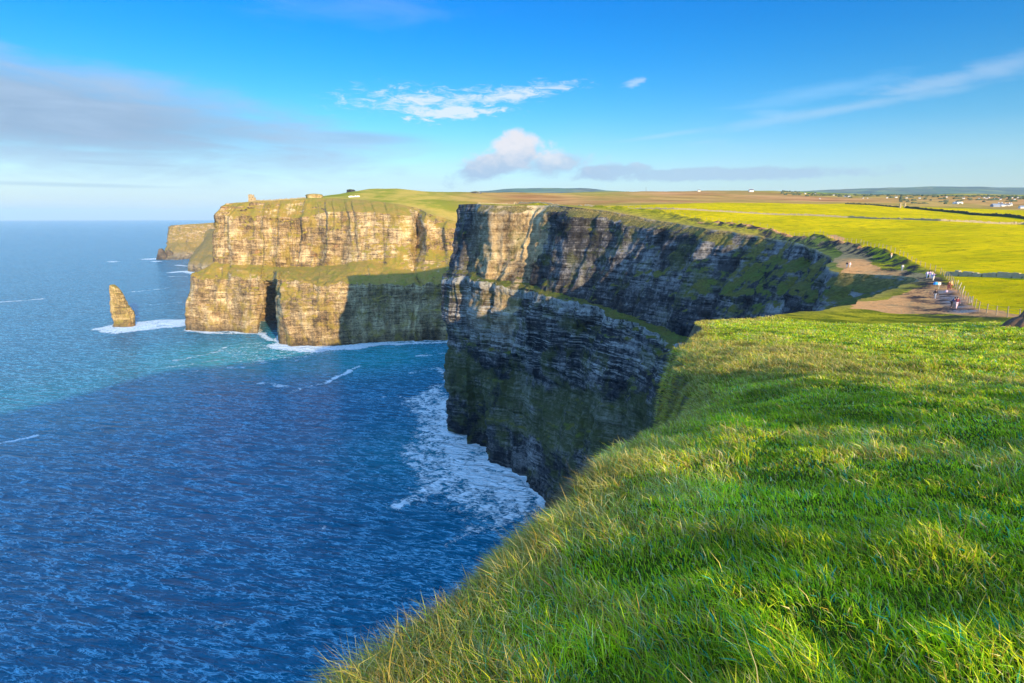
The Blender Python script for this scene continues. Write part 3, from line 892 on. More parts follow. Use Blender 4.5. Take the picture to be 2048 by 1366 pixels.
pts = np.vstack([ring(R(-35), R(62), 0.012, 1.0, 3600, 0.0135), ring(R(62), R(325), 0.09, 1.0, 3600, 0.08)])
pts = pts[(pts[:, 0] < 2590) & (pts[:, 0] > -600) & (pts[:, 1] < 3490) & (pts[:, 1] > -1790)]
pts = pts[inside(pts[:, 0], pts[:, 1], PP)]
dpe, _ = seg_dist(pts[:, 0], pts[:, 1], edge_c)
pts = pts[dpe > np.clip(np.hypot(pts[:, 0], pts[:, 1]) * 0.004, 0.05, 1.0)]
print('land points', len(pts), 'edge', len(edge))
allv = [Vector(p) for p in poly] + [Vector((float(a), float(b))) for a, b in pts]
ne = len(poly)
res = geometry.delaunay_2d_cdt(allv, [(i, (i + 1) % ne) for i in range(ne)], [], 0, 1e-4)
lv = np.array([tuple(v) for v in res[0]])
lf = np.array([f for f in res[2] if len(f) == 3], dtype=int)
cen = lv[lf].mean(axis=1)
lf = lf[inside(cen[:, 0], cen[:, 1], PP)]
a_, b_, c_ = lv[lf[:, 0]], lv[lf[:, 1]], lv[lf[:, 2]]
fl = ((b_[:, 0] - a_[:, 0]) * (c_[:, 1] - a_[:, 1]) - (b_[:, 1] - a_[:, 1]) * (c_[:, 0] - a_[:, 0])) < 0
lf[fl] = lf[fl][:, ::-1]
lz = height(lv[:, 0], lv[:, 1])
# the rim shares the cliff's own points
orig = res[3]
for i, o in enumerate(orig):
    for q in o:
        if q < len(edge):
            lz[i] = edge[q, 2]
            break
LX, LY = lv[:, 0], lv[:, 1]
LV = np.column_stack([lv, lz])
print('land verts', len(LV), 'tris', len(lf))


def lines_w(px_pts, z):
    return np.array([PS(a, b, z)[:2] for a, b in px_pts])


FENCE = np.array([P(2100, 668, 52)[:2], P(2048, 645, 62)[:2], P(1960, 620, 74)[:2], P(1930, 600, 87)[:2], P(1900, 562, 113)[:2], P(1880, 548, 128)[:2], P(1800, 515, 160)[:2],
                  P(1720, 490, 202)[:2], P(1640, 475, 247)[:2], P(1540, 462, 302)[:2], P(1400, 444, 358)[:2], P(1300, 432, 420)[:2], P(1150, 411, 500)[:2], P(1000, 404, 580)[:2]])


def side_of(x, y, line):
    """signed distance, positive on the right of the line's direction"""
    d, i = seg_dist(x, y, line)
    ax, ay = line[i, 0], line[i, 1]
    bx, by = line[i + 1, 0], line[i + 1, 1]
    s = (bx - ax) * (y - ay) - (by - ay) * (x - ax)
    return d * np.where(s > 0, -1, 1)


sdf = side_of(LX, LY, FENCE)
# an earth bank carries the fence along the field's seaward side
bank_h = (0.15 + 2.5 * sstep(118, 185, LY)) * np.exp(-((sdf + 0.8) / 2.2)**2) * sstep(78, 100, np.hypot(LX, LY)) * (0.9 + 0.12 * vnoise(LX / 7, LY / 7, seed=12))
de_l, _ = seg_dist(LX, LY, edge_c)
bank_h *= sstep(0.5, 4, de_l)
lz += bank_h
LV[:, 2] = lz

PATCH = [lines_w([(1690, 622), (1702, 610), (1775, 600), (1835, 580), (1862, 566), (1890, 575), (1898, 600), (1925, 628), (1960, 642), (1880, 640), (1780, 632)], 186.6),
         lines_w([(1668, 522), (1690, 505), (1712, 505), (1738, 522), (1742, 536), (1700, 542), (1680, 536)], 187.0)]
TRACK = [(lines_w([(1990, 652), (1950, 636), (1915, 618), (1898, 600), (1885, 580), (1862, 564), (1838, 552), (1805, 543), (1750, 540), (1715, 528), (1700, 514), (1676, 500), (1655, 491)], 187.0), 2.2),
         (np.array([P(1655, 491, 224)[:2], P(1620, 484, 250)[:2], P(1560, 470, 292)[:2], P(1470, 460, 328)[:2], P(1400, 451, 352)[:2]]), 1.6)]


def poly_sd(x, y, Pg):
    d, _ = seg_dist(x, y, np.vstack([Pg, Pg[:1]]))
    return np.where(inside(x, y, Pg), d, -d)


def earth_mask(x, y):
    r = np.hypot(x, y)
    e = np.full(len(x), -50.0)
    for Pg in PATCH:
        e = np.maximum(e, poly_sd(x, y, Pg))
    for L, wd in TRACK:
        d, _ = seg_dist(x, y, L)
        e = np.maximum(e, wd - d)
    e = e + 2.0 * fbm(x / 6, y / 6, octv=3, seed=61)
    e = np.where(r < 55, -5, e)
    return np.clip(0.5 + e / 4.0, 0, 1)


earth = earth_mask(LX, LY)
rough = np.exp(-de_l / np.clip(np.hypot(LX, LY) * 0.02, 2, 10)) * sstep(60, 120, np.hypot(LX, LY))
field = sstep(-1.0, 1.0, sdf) * sstep(900, 640, LY) * (LX > 30)
# brown moor on the rise in the distance, and pasture beyond
moor = sstep(800, 1150, LY) * sstep(-0.16, 0.04, LX / np.maximum(LY, 1)) * (0.60 + 0.55 * fbm(LX / 260, LY / 260, octv=3, seed=71)) * sstep(2900, 2300, LY + LX * 0.5)
moor = np.clip(moor + 0.8 * sstep(520, 640, LY) * sstep(900, 700, LY) * sstep(0.22, 0.1, LX / np.maximum(LY, 1)), 0, 1)

wetm = sstep(-1.0, 1.0, poly_sd(LX, LY, lines_w([(1884, 588), (1898, 590), (1912, 606), (1935, 628), (1950, 640), (1915, 640), (1890, 620), (1880, 605)], 186.6)) + vnoise(LX / 3, LY / 3, seed=9))
bank_shade = sstep(-8.0, -5.5, sdf + 1.5 * vnoise(LX / 5, LY / 5, seed=14)) * sstep(0.3, -0.6, sdf) * sstep(78, 95, np.hypot(LX, LY)) * sstep(420, 330, LY)  # mask of the painted shade on the bank's seaward face
# ------------------------------------------------------------------ turf material
m, t, b = new_mat('turf')
geo = t.add('ShaderNodeNewGeometry')
pos = geo.outputs['Position']


a_e, a_r, a_f, a_m = attr(t, 'earth'), attr(t, 'rough'), attr(t, 'field'), attr(t, 'moor')
n1 = t.noise(pos, 0.02, 5, 0.6)
n2 = t.noise(pos, 0.25, 5, 0.65)
n3 = t.noise(pos, 3.0, 5, 0.7)
n4 = t.noise(t.scale(pos, (0.05, 0.4, 0.2)), 1.0, 4, 0.6)
g_near = t.mix(t.mr(n2, 0.35, 0.65), (0.045, 0.085, 0.008), (0.12, 0.15, 0.012))
g_near = t.mix(t.mr(n3, 0.4, 0.7), t.mix(0.5, g_near, (0.02, 0.03, 0.006)), g_near)
g_field = t.mix(t.mr(n1, 0.35, 0.62), (0.60, 0.42, 0.003), (0.86, 0.57, 0.004))
g_field = t.mix(t.mr(n4, 0.35, 0.7), t.mix(0.45, g_field, (0.44, 0.37, 0.004)), g_field)
g_field = t.mix(t.m('MULTIPLY', t.mr(t.noise(pos, 0.09, 6, 0.75), 0.48, 0.66), 0.55), g_field, (0.36, 0.33, 0.006))
g_field = t.mix(t.m('MULTIPLY', t.mr(t.m('ADD', t.m('MULTIPLY', n3, 0.5), t.m('MULTIPLY', n2, 0.5)), 0.50, 0.60), 0.65), g_field, (0.22, 0.16, 0.01))
c = t.mix(a_f, t.mix(t.mr(t.sep(pos)[1], 40, 75), g_near, t.mix(t.mr(t.m('ADD', t.m('MULTIPLY', n3, 0.4), t.m('MULTIPLY', n2, 0.6)), 0.42, 0.6), (0.13, 0.15, 0.010), (0.48, 0.38, 0.02))), g_field)
far_g = t.mix(t.mr(t.noise(pos, 0.012, 5, 0.65), 0.4, 0.6), (0.24, 0.24, 0.02), (0.50, 0.34, 0.06))
c = t.mix(t.m('MULTIPLY', t.mr(t.sep(pos)[1], 620, 760), 1.0), c, far_g)
g_moor = t.mix(t.mr(t.noise(t.scale(pos, (0.006, 0.012, 0.02)), 1.0, 6, 0.65), 0.38, 0.62), (0.36, 0.11, 0.045), (0.66, 0.28, 0.11))
c = t.mix(a_m, c, g_moor)
# field pattern on the far plain
vo = t.add('ShaderNodeTexVoronoi', distance='CHEBYCHEV')
t.l.new(t.scale(pos, (0.006, 0.0045, 0)), vo.inputs['Vector'])
vo.inputs['Scale'].default_value = 1.0
pc = t.sep(vo.outputs['Color'])
pcol = t.mix(pc[0], (0.18, 0.24, 0.03), t.mix(pc[1], (0.40, 0.36, 0.08), (0.30, 0.17, 0.06)))
c = t.mix(t.m('MULTIPLY', t.mr(t.sep(pos)[1], 1500, 2400), t.m('SUBTRACT', 1.0, t.m('MULTIPLY', a_m, 0.7))), c, pcol)
g_rough = t.mix(n2, (0.18, 0.11, 0.03), (0.52, 0.38, 0.10))
c = t.mix(t.m('MULTIPLY', a_r, 0.9), c, g_rough)
em = t.mr(t.m('ADD', a_e, t.m('MULTIPLY', t.m('SUBTRACT', n2, 0.5), 0.7)), 0.46, 0.56)
ecol = t.mix(t.noise(pos, 0.6, 5, 0.7), (0.50, 0.20, 0.06), (0.95, 0.49, 0.19))
ecol = t.mix(t.m('MULTIPLY', t.mr(t.noise(pos, 0.35, 5, 0.7), 0.56, 0.68), 0.7), ecol, (0.16, 0.10, 0.06))
c = t.mix(em, c, ecol)
# bare soil on steep little faces
nzz = t.sep(geo.outputs['Normal'])[2]
steep = t.mr(t.m('ADD', nzz, t.m('MULTIPLY', n3, 0.15)), 0.72, 0.9, 1, 0)
c = t.mix(t.m('MULTIPLY', steep, 0.75), c, (0.12, 0.075, 0.04))
t.put(b.inputs['Base Color'], c)
bn = t.add('ShaderNodeBump')
bn.inputs['Distance'].default_value = 0.6
bn.inputs['Strength'].default_value = 0.8
t.l.new(t.m('ADD', n3, t.m('MULTIPLY', n2, 2.0)), bn.inputs['Height'])
t.l.new(bn.outputs[0], b.inputs['Normal'])
c = t.mix(t.m('MULTIPLY', attr(t, 'bank'), t.mr(t.m('ADD', n2, t.m('MULTIPLY', n3, 0.5)), 0.85, 0.66)), c, t.mix(n2, (0.022, 0.020, 0.028), (0.075, 0.065, 0.06)))  # shade of the bank's seaward side painted into the turf as a dark band
wet = t.m('MULTIPLY', attr(t, 'wet'), t.mr(n2, 0.40, 0.55))
c = t.mix(wet, c, (0.10, 0.10, 0.12))
t.put(b.inputs['Base Color'], c)
t.put(b.inputs['Roughness'], t.m('SUBTRACT', 1.0, t.m('MULTIPLY', wet, 0.82)))
t.put(b.inputs['Specular IOR Level'], t.m('ADD', 0.02, t.m('MULTIPLY', wet, 0.6)))
M['turf'] = m

# split the sheet: worn path, grazed field, and the rest of the clifftop
fe = earth[lf].mean(axis=1) > 0.5
ff = (sdf[lf].mean(axis=1) > 0) & (lv[lf][:, :, 1].mean(axis=1) < 700) & (LX[lf].mean(axis=1) > 30) & ~fe


def sub(mask, name):
    f_ = lf[mask]
    u, inv = np.unique(f_, return_inverse=True)
    o = mesh_obj(name, LV[u], inv.reshape(-1, 3), M['turf'],
                 {'earth': earth[u], 'rough': rough[u], 'field': field[u], 'moor': moor[u], 'wet': wetm[u], 'bank': bank_shade[u]})
    # shared shading across the seams
    return tag(o, kind='structure')


o_ground = sub(~fe & ~ff, 'clifftop_ground')
o_path = sub(fe, 'path')
o_field = sub(ff, 'field')

# far plain and blue hills, one sheet out to the skyline
SKY = [(0, 392), (900, 392), (940, 384), (985, 382.5), (1030, 380), (1110, 377.5), (1160, 378), (1210, 383), (1400, 386), (1500, 385), (1600, 383), (1700, 380), (1760, 378), (1850, 375.5), (1960, 375), (2000, 376.5), (2048, 376), (2300, 372), (3000, 372)]
hy = np.concatenate([np.linspace(3300, 8000, 60), np.linspace(8050, 12500, 70)])
hx = np.linspace(-0.16, 2.2, 420)
HX, HY = np.meshgrid(hx, hy)
XX, YY = HX * HY, HY
sk = []
for a in hx:
    px = 1024 + a * 1172
    py = np.interp(px, [s[0] for s in SKY], [s[1] for s in SKY])
    p = P(px, py, 10000.0)
    sk.append((p[2] - 200) / 10000.0)
sk = np.array(sk)[None, :]
base_e = 0.0285 - 0.004 * np.clip(HX - 0.3, 0, 1)
lowz = 200 + (base_e + (sk - 0.009 - base_e) * sstep(3500, 7000, YY)) * YY
ridge_z = 200 + sk * 10000
kk = sstep(7800, 9900, YY) * sstep(12500, 10300, YY)
Z = lowz * (1 - kk) + ridge_z * kk + 14 * fbm(XX / 700, YY / 700, octv=4, seed=91) * (0.5 + kk)
Z = np.where(YY < 3500, Z - 25, Z)
Z = np.where(YY > 12300, 150, Z)
n_r, n_c = XX.shape
ii = np.arange(n_r * n_c).reshape(n_r, n_c)
qq = np.stack([ii[:-1, :-1], ii[:-1, 1:], ii[1:, 1:], ii[1:, :-1]], axis=-1).reshape(-1, 4)
m, t, b = new_mat('far_land')
pos = t.add('ShaderNodeNewGeometry').outputs['Position']
vo = t.add('ShaderNodeTexVoronoi', distance='CHEBYCHEV')
t.l.new(t.scale(pos, (0.0035, 0.0022, 0)), vo.inputs['Vector'])
vo.inputs['Scale'].default_value = 1.0
pc = t.sep(vo.outputs['Color'])
c = t.mix(pc[0], (0.06, 0.12, 0.03), t.mix(pc[1], (0.22, 0.24, 0.06), (0.16, 0.10, 0.05)))
c = t.mix(t.mr(t.noise(pos, 0.0025, 6, 0.7), 0.42, 0.60), c, (0.035, 0.05, 0.03))
t.put(b.inputs['Base Color'], c)
b.inputs['Roughness'].default_value = 1.0
M['far_land'] = m
tag(mesh_obj('distant_hills', np.stack([XX.ravel(), YY.ravel(), Z.ravel()], 1), qq, M['far_land']), kind='structure')

# ------------------------------------------------------------------ two further headlands up the coast
def headland(name, cols, mat, back, seed, ds=4, amp=2.2):
    S, Qf, _, G = cliff_grid(cols, ds, 3.0, amp, seed, top_fade=8, lay=(14.0, 5.0))
    nt = S.shape[0]
    top = S[:, -1]
    rows = [S]
    for f in (0.04, 0.12, 0.3, 0.6, 1.0):
        r_ = top * (1 - f) + np.array(back) * f
        r_[:, 2] = top[:, 2] + (back[2] - top[:, 2]) * f + 3 * fbm(r_[:, 0] / 90, r_[:, 1] / 90, octv=3, seed=seed)
        rows.append(r_[:, None])
    A = np.concatenate(rows, axis=1)
    n0, n1 = A.shape[:2]
    idx = np.arange(n0 * n1).reshape(n0, n1)
    q = np.stack([idx[:-1, :-1], idx[1:, :-1], idx[1:, 1:], idx[:-1, 1:]], axis=-1).reshape(-1, 4)
    if Qf[0][1] != n1 and Qf[0][0] > Qf[0][2]:
        q = q[:, ::-1]
    return tag(mesh_obj(name, A.reshape(-1, 3), q, mat), kind='structure')


def colz(foot_p, top_p, offs=(0, .02, .06, .12, .3, .5, .8, 1.0), zs=(0, .1, .2, .3, .45, .6, .85, 1.0)):
    f_, t_ = np.array(foot_p, float), np.array(top_p, float)
    o = []
    for a, z in zip(offs, zs):
        p = f_ + (t_ - f_) * a
        p[2] = f_[2] + (t_[2] - f_[2]) * z
        o.append(tuple(p))
    return o


fc = [(-1500, 4300), (-1800, 3600), (-1850, 3150)]
tal = (0, .10, .25, .5, .72, .82, .92, 1.0)
taz = (0, .08, .17, .32, .5, .68, .86, 1.0)
fA = foot(318, 520)
headC = [colz((-1500, 4600, -8), (-1420, 4600, 190)), colz((-1720, 3700, -8), (-1660, 3720, 175)),
         colz((fA[0] + 20, 3080, -8), P(352, 450, 3060), tal, taz), colz(fA, P(346, 451, 2960), tal, taz), colz(foot(345, 520), P(362, 449.5, 2960), tal, taz),
         colz(foot(395, 517), P(402, 447, 3010), tal, taz), colz(foot(440, 514), P(450, 444, 3080), tal, taz), colz((-1150, 3600, -8), (-1120, 3700, 190)), colz((-900, 3700, -8), (-800, 3800, 210))]
headland('distant_headland', headC, M['rock_faint'], (-1150, 4300, 205), 5)
lin = (0, .03, .12, .25, .42, .6, .8, 1.0)
liz = (0, .20, .34, .46, .6, .72, .86, 1.0)
headD = [colz((-1200, 2900, -8), (-1050, 2900, 150)), colz((-1290, 2480, -8), P(425, 458, 2560), lin, liz), colz(foot(377, 541), P(432, 462, 2420), lin, liz), colz(foot(400, 545), P(444, 468, 2380), lin, liz),
         colz(foot(440, 546), P(465, 470, 2400), lin, liz), colz((-1000, 2300, -8), (-920, 2450, 150), lin, liz), colz((-800, 2400, -8), (-760, 2500, 190))]
headland('sloping_headland', headD, M['rock_faint'], (-850, 2750, 170), 6, amp=1.5)

# ------------------------------------------------------------------ sea
fa = np.arange(R(-56), R(28), R(0.22))
ca = np.arange(R(28), R(304), R(3.0))
ang = np.concatenate([fa, ca, [fa[0] + 2 * math.pi]])
rr = [60.0]
while rr[-1] < 42000:
    rr.append(rr[-1] * (1.0085 if rr[-1] < 3000 else 1.03))
rr = np.array(rr)
A, Rr = np.meshgrid(ang, rr)
sx, sy = (Rr * np.sin(A)).ravel(), (Rr * np.cos(A)).ravel()
swell = 0.55 * fbm((sx + 0.25 * sy) / 60, (sy - 0.25 * sx) / 17, octv=3, seed=101) * sstep(1800, 500, Rr.ravel())
seaV = np.column_stack([sx, sy, swell])
n_r, n_c = A.shape
ii = np.arange(n_r * n_c).reshape(n_r, n_c)
qq = np.stack([ii[:-1, :-1], ii[:-1, 1:], ii[1:, 1:], ii[1:, :-1]], axis=-1).reshape(-1, 4)[:, ::-1]
warpx = sx + 9 * fbm(sx / 30, sy / 30, octv=3, seed=111)
warpy = sy + 9 * fbm(sx / 30, sy / 30, octv=3, seed=121)
foam = np.zeros(len(sx))
near_m = Rr.ravel() < 3600


def S2(*pp):
    return np.array([PS(a, b)[:2] for a, b in pp])


def add_poly(pp, val, soft):
    global foam
    Pg = S2(*pp)
    d = poly_sd(warpx[near_m], warpy[near_m], Pg)
    foam[near_m] = np.maximum(foam[near_m], val * sstep(-soft, soft, d))


def add_line(pp, wd, val):
    global foam
    d, _ = seg_dist(warpx[near_m] * 0.7 + sx[near_m] * 0.3, warpy[near_m] * 0.7 + sy[near_m] * 0.3, S2(*pp))
    brk = np.clip(0.85 + 0.7 * fbm(sx[near_m] / 22, sy[near_m] / 22, octv=3, seed=151), 0, 1) if wd < 25 and val < 0.99 else 1.0
    foam[near_m] = np.maximum(foam[near_m], val * brk * np.clip(1.2 - d / (wd * 1.2), 0, 1))


add_poly([(812, 800), (850, 775), (900, 760), (905, 850), (980, 910), (1070, 975), (1075, 1060), (1000, 1040), (940, 1060), (885, 1000), (785, 1012), (835, 965), (795, 912), (830, 868)], 0.66, 16)
add_poly([(860, 800), (900, 790), (905, 850), (980, 905), (1080, 965), (1070, 1010), (980, 965), (920, 925), (865, 890)], 0.78, 12)
add_line([(800, 1012), (850, 985), (880, 958), (940, 940), (1000, 955), (1060, 985)], 8, 0.95)
add_line([(895, 760), (870, 735), (820, 745)], 7, 0.6)
add_line([(840, 712), (895, 706)], 8, 0.6)
add_line([(790, 1015), (830, 1000)], 6, 0.75)
add_poly([(940, 1020), (1010, 1010), (1000, 1060), (930, 1080)], 0.6, 10)
add_line([(930, 1075), (905, 1090)], 6, 0.6)
add_line([(375, 662), (440, 666), (524, 667), (545, 680)], 7, 1.0)
add_line([(560, 693), (660, 697), (745, 690), (820, 686), (900, 684)], 9, 1.0)
add_poly([(530, 690), (560, 682), (660, 690), (790, 683), (770, 692), (690, 700), (600, 706), (548, 700)], 0.9, 8)
add_poly([(172, 660), (232, 647), (330, 638), (385, 640), (380, 650), (310, 658), (235, 668)], 0.88, 10)
add_line([(225, 523), (270, 520), (322, 517)], 26, 1.0)
add_line([(300, 524), (345, 520), (378, 515)], 20, 0.9)
add_line([(352, 530), (375, 532)], 20, 0.8)
add_line([(345, 545), (372, 542), (392, 548)], 20, 1.0)
add_line([(340, 553), (388, 552)], 12, 0.7)
add_line([(575, 787), (600, 775), (655, 765), (690, 745), (722, 731)], 4.5, 0.95)
add_line([(520, 768), (545, 766), (566, 774)], 6, 0.85)
add_line([(0, 604), (45, 601), (102, 596)], 12, 0.8)
add_line([(0, 889), (35, 880), (80, 868)], 4, 0.9)
add_line([(355, 720), (400, 712), (450, 700), (520, 688)], 7, 0.62)
add_line([(345, 752), (420, 738), (500, 733), (560, 715)], 6, 0.55)
add_line([(430, 700), (470, 690), (530, 685)], 6, 0.6)
add_line([(215, 590), (300, 580), (340, 575)], 12, 0.55)
add_line([(240, 585), (330, 578)], 9, 0.5)
add_line([(840, 712), (880, 700)], 6, 0.5)
add_line([(600, 930), (640, 925)], 3, 0.6)
add_line([(636, 1020), (642, 1060)], 2.5, 0.7)
add_line([(790, 1210), (805, 1170)], 2.5, 0.5)
add_line([(415, 1255), (470, 1245)], 2.5, 0.4)
add_poly([(430, 700), (520, 684), (640, 696), (700, 700), (600, 722), (480, 730)], 0.36, 14)
add_poly([(860, 870), (900, 850), (985, 915), (1075, 975), (1065, 1035), (1000, 1010), (900, 960)], 0.85, 14)
add_line([(340, 735), (420, 722), (470, 716)], 5, 0.6)
add_line([(730, 800), (790, 790), (830, 800)], 5, 0.5)
add_line([(300, 610), (420, 600)], 8, 0.5)
# the foot of every cliff is washed white
dfB, _ = seg_dist(sx[near_m], sy[near_m], np.vstack([SB[::4, 3, :2]]))
dfA, _ = seg_dist(sx[near_m], sy[near_m], np.vstack([SA[::4, 3, :2]]))
foam[near_m] = np.maximum(foam[near_m], np.clip(1.2 - dfB / 12, 0, 1))
foam[near_m] = np.maximum(foam[near_m], 0.9 * np.clip(1.15 - dfA / 7, 0, 1))
tp = S2((520, 705), (640, 715), (800, 710))


def gauss(c, r):
    return np.exp(-(((sx - c[0]) / r)**2 + ((sy - c[1]) / (r * 0.8))**2))


teal = np.clip(1.0 * gauss(tp[0], 150) + 0.9 * gauss(tp[1], 130) + 0.5 * gauss(tp[2], 110) + 0.35 * gauss(S2((860, 900))[0], 90)
               + 0.35 * gauss(S2((60, 820))[0], 170), 0, 1)
m, t, b = new_mat('sea_water')
pos = t.add('ShaderNodeNewGeometry').outputs['Position']
a_foam, a_teal = attr(t, 'foam'), attr(t, 'teal')
deep = t.mix(t.noise(pos, 0.006, 4, 0.6), (0.0, 0.085, 0.165), (0.0, 0.17, 0.29))
wc = t.mix(a_teal, deep, (0.0, 0.26, 0.28))
rot = t.add('ShaderNodeMapping')
t.l.new(pos, rot.inputs[0])
rot.inputs[2].default_value = (0, 0, R(14))
pr = rot.outputs[0]
w1 = t.noise(t.scale(pr, (0.022, 0.075, 0.05)), 1.0, 3, 0.5, 0.3)
w2 = t.noise(t.scale(pr, (0.075, 0.26, 0.2)), 1.0, 4, 0.6, 0.4)
w3 = t.noise(t.scale(pr, (0.35, 0.9, 0.8)), 1.0, 4, 0.65, 0.3)
def crest(v):
    return t.m('SUBTRACT', 1.0, t.m('ABSOLUTE', t.m('SUBTRACT', t.m('MULTIPLY', v, 2.0), 1.0)))


w1b = t.noise(t.scale(pr, (0.035, 0.13, 0.1), (7, 3, 0)), 1.0, 3, 0.55, 0.5)
hgt = t.m('ADD', t.m('ADD', t.m('MULTIPLY', crest(w1), 4.2), t.m('MULTIPLY', crest(w1b), 1.8)), t.m('ADD', t.m('MULTIPLY', crest(w2), 1.3), t.m('MULTIPLY', w3, 0.7)))
w4 = t.noise(t.scale(pr, (0.11, 0.40, 0.3), (3, 9, 0)), 1.0, 4, 0.6, 0.7)
wc = t.mix(t.m('MULTIPLY', t.mr(t.m('ADD', t.m('MULTIPLY', crest(w1b), 0.30), t.m('MULTIPLY', crest(w4), 0.70)), 0.90, 1.0), 0.85), wc, (0.20, 0.58, 0.80))  # thin wave highlights painted into the water colour
f1 = t.noise(pos, 0.09, 8, 0.72, 0.8)
vr_ = t.add('ShaderNodeTexVoronoi', feature='DISTANCE_TO_EDGE')
wv = t.add('ShaderNodeVectorMath', operation='ADD')
t.l.new(pos, wv.inputs[0])
nvec = t.add('ShaderNodeVectorMath', operation='SCALE')
t.l.new(t.noise(pos, 0.12, 4, 0.6, 0, out=1), nvec.inputs[0])
nvec.inputs['Scale'].default_value = 9.0
t.l.new(nvec.outputs[0], wv.inputs[1])
t.l.new(t.scale(wv.outputs[0], (0.16, 0.22, 0.0)), vr_.inputs['Vector'])
vr_.inputs['Scale'].default_value = 1.0
lace = t.m('SUBTRACT', 1.0, t.mr(vr_.outputs['Distance'], 0.0, 0.22))
f2 = t.noise(t.scale(pr, (0.25, 0.6, 0.5)), 1.0, 6, 0.75, 0.6)
fv = t.m('ADD', t.m('MULTIPLY', a_foam, 1.28), t.m('ADD', t.m('MULTIPLY', t.m('SUBTRACT', f1, 0.5), 3.0), t.m('ADD', t.m('MULTIPLY', lace, 0.20), t.m('MULTIPLY', t.m('SUBTRACT', f2, 0.5), 2.0))))
fm = t.mr(fv, 0.70, 1.02)
fm = t.m('MULTIPLY', fm, t.mr(a_foam, 0.05, 0.45))
# little crests breaking here and there
cr = t.m('MULTIPLY', t.mr(t.m('ADD', w2, t.m('MULTIPLY', t.noise(pos, 0.012, 3, 0.5), 0.35)), 0.885, 0.93), t.mr(w3, 0.5, 0.62))
cr = t.m('MULTIPLY', cr, 0.55)
fm = t.m('MAXIMUM', fm, cr)
c = t.mix(fm, wc, t.mix(t.mr(f2, 0.35, 0.6), (0.45, 0.66, 0.74), (0.92, 0.94, 0.95)))
thin = t.m('MULTIPLY', t.mr(t.m('ADD', t.m('MULTIPLY', a_foam, 1.2), t.m('SUBTRACT', f1, 0.5)), 0.35, 0.9), 0.35)
c = t.mix(t.m('MULTIPLY', thin, t.m('SUBTRACT', 1.0, fm)), c, (0.10, 0.40, 0.48))
t.put(b.inputs['Base Color'], c)
t.put(b.inputs['Roughness'], t.m('ADD', 0.16, t.m('MULTIPLY', fm, 0.6)))
b.inputs['Specular IOR Level'].default_value = 0.2
b.inputs['IOR'].default_value = 1.33
b.inputs['Specular Tint'].default_value = (0.5, 0.85, 1.0, 1)
bn = t.add('ShaderNodeBump')
bn.inputs['Distance'].default_value = 2.4
bn.inputs['Strength'].default_value = 1.0
t.l.new(t.m('ADD', hgt, t.m('MULTIPLY', fm, 0.25)), bn.inputs['Height'])
t.l.new(bn.outputs[0], b.inputs['Normal'])
M['sea'] = m
tag(mesh_obj('sea', seaV, qq, M['sea'], {'foam': foam, 'teal': teal}), kind='structure')

# ------------------------------------------------------------------ sea air: one box of thin even haze round everything
hz = MB()
hz.box((0, 0, 0), (1, 1, 1))
m = bpy.data.materials.new('sea_air')
m.use_nodes = True
t = NT(m.node_tree)
t.n.clear()
vol = t.add('ShaderNodeVolumePrincipled')
vol.inputs['Color'].default_value = (0.50, 0.77, 0.97, 1)
vol.inputs['Density'].default_value = 2.8e-5
vol.inputs['Anisotropy'].default_value = 0.0
out = t.add('ShaderNodeOutputMaterial')
t.l.new(vol.outputs[0], out.inputs['Volume'])
M['air'] = m
ho = hz.build('haze', m)
ho.location = (0, 0, 370)
ho.scale = (90000, 90000, 760)
tag(ho, kind='stuff')

# ------------------------------------------------------------------ long grass over the near turf
def tri_soup():
    """near triangles of the turf sheet and of the rounded lip below it"""
    T = [LV[lf]]
    nt, nr = SN.shape[:2]
    r0 = int(np.searchsorted(rN, 5.6))
    sub_ = SN[:, r0:]
    a, b_, c_, d_ = sub_[:-1, :-1], sub_[1:, :-1], sub_[1:, 1:], sub_[:-1, 1:]
    T.append(np.stack([a, b_, c_], axis=2).reshape(-1, 3, 3))
    T.append(np.stack([a, c_, d_], axis=2).reshape(-1, 3, 3))
    lip = [np.zeros(len(T[0]), bool), np.ones(len(T[1]), bool), np.ones(len(T[2]), bool)]
    return np.concatenate(T), np.concatenate(lip)


TT, TLIP = tri_soup()
tc_ = TT.mean(axis=1)
tr = np.hypot(tc_[:, 0], tc_[:, 1])
taz = np.arctan2(tc_[:, 0], tc_[:, 1])
keep = (tr < 74) & (taz > R(-80)) & (taz < np.where(tr < 16, R(112), np.where(tr < 34, R(72), R(56))))
keep |= (tr < 3.0)
TT, TLIP, tr = TT[keep], TLIP[keep], tr[keep]
tc_ = tc_[keep]
area = np.linalg.norm(np.cross(TT[:, 1] - TT[:, 0], TT[:, 2] - TT[:, 0]), axis=1) / 2
te = earth_mask(tc_[:, 0], tc_[:, 1])
te = np.where(tr > 56, te, 0)
dens = np.clip(42000 / (1.4 + tr)**1.45, 80, 12000) * (te < 0.45)
dens = dens * sstep(76, 66, tr)
cnt = rng.poisson(dens * area)
tid = np.repeat(np.arange(len(TT)), cnt)
nbld = len(tid)
print('blades', nbld)
u1, u2 = rng.random(nbld), rng.random(nbld)
fl = u1 + u2 > 1
u1[fl], u2[fl] = 1 - u1[fl], 1 - u2[fl]
tv = TT[tid]
B0 = tv[:, 0] + (tv[:, 1] - tv[:, 0]) * u1[:, None] + (tv[:, 2] - tv[:, 0]) * u2[:, None]
nrm = np.cross(tv[:, 1] - tv[:, 0], tv[:, 2] - tv[:, 0])
nrm /= np.linalg.norm(nrm, axis=1, keepdims=True) + 1e-12
nrm *= np.sign(nrm[:, 2:3] + 1e-9)
bx, by = B0[:, 0], B0[:, 1]
br = np.hypot(bx, by)
bde, _ = seg_dist(bx, by, edge[np.hypot(edge[:, 0], edge[:, 1]) < 110])
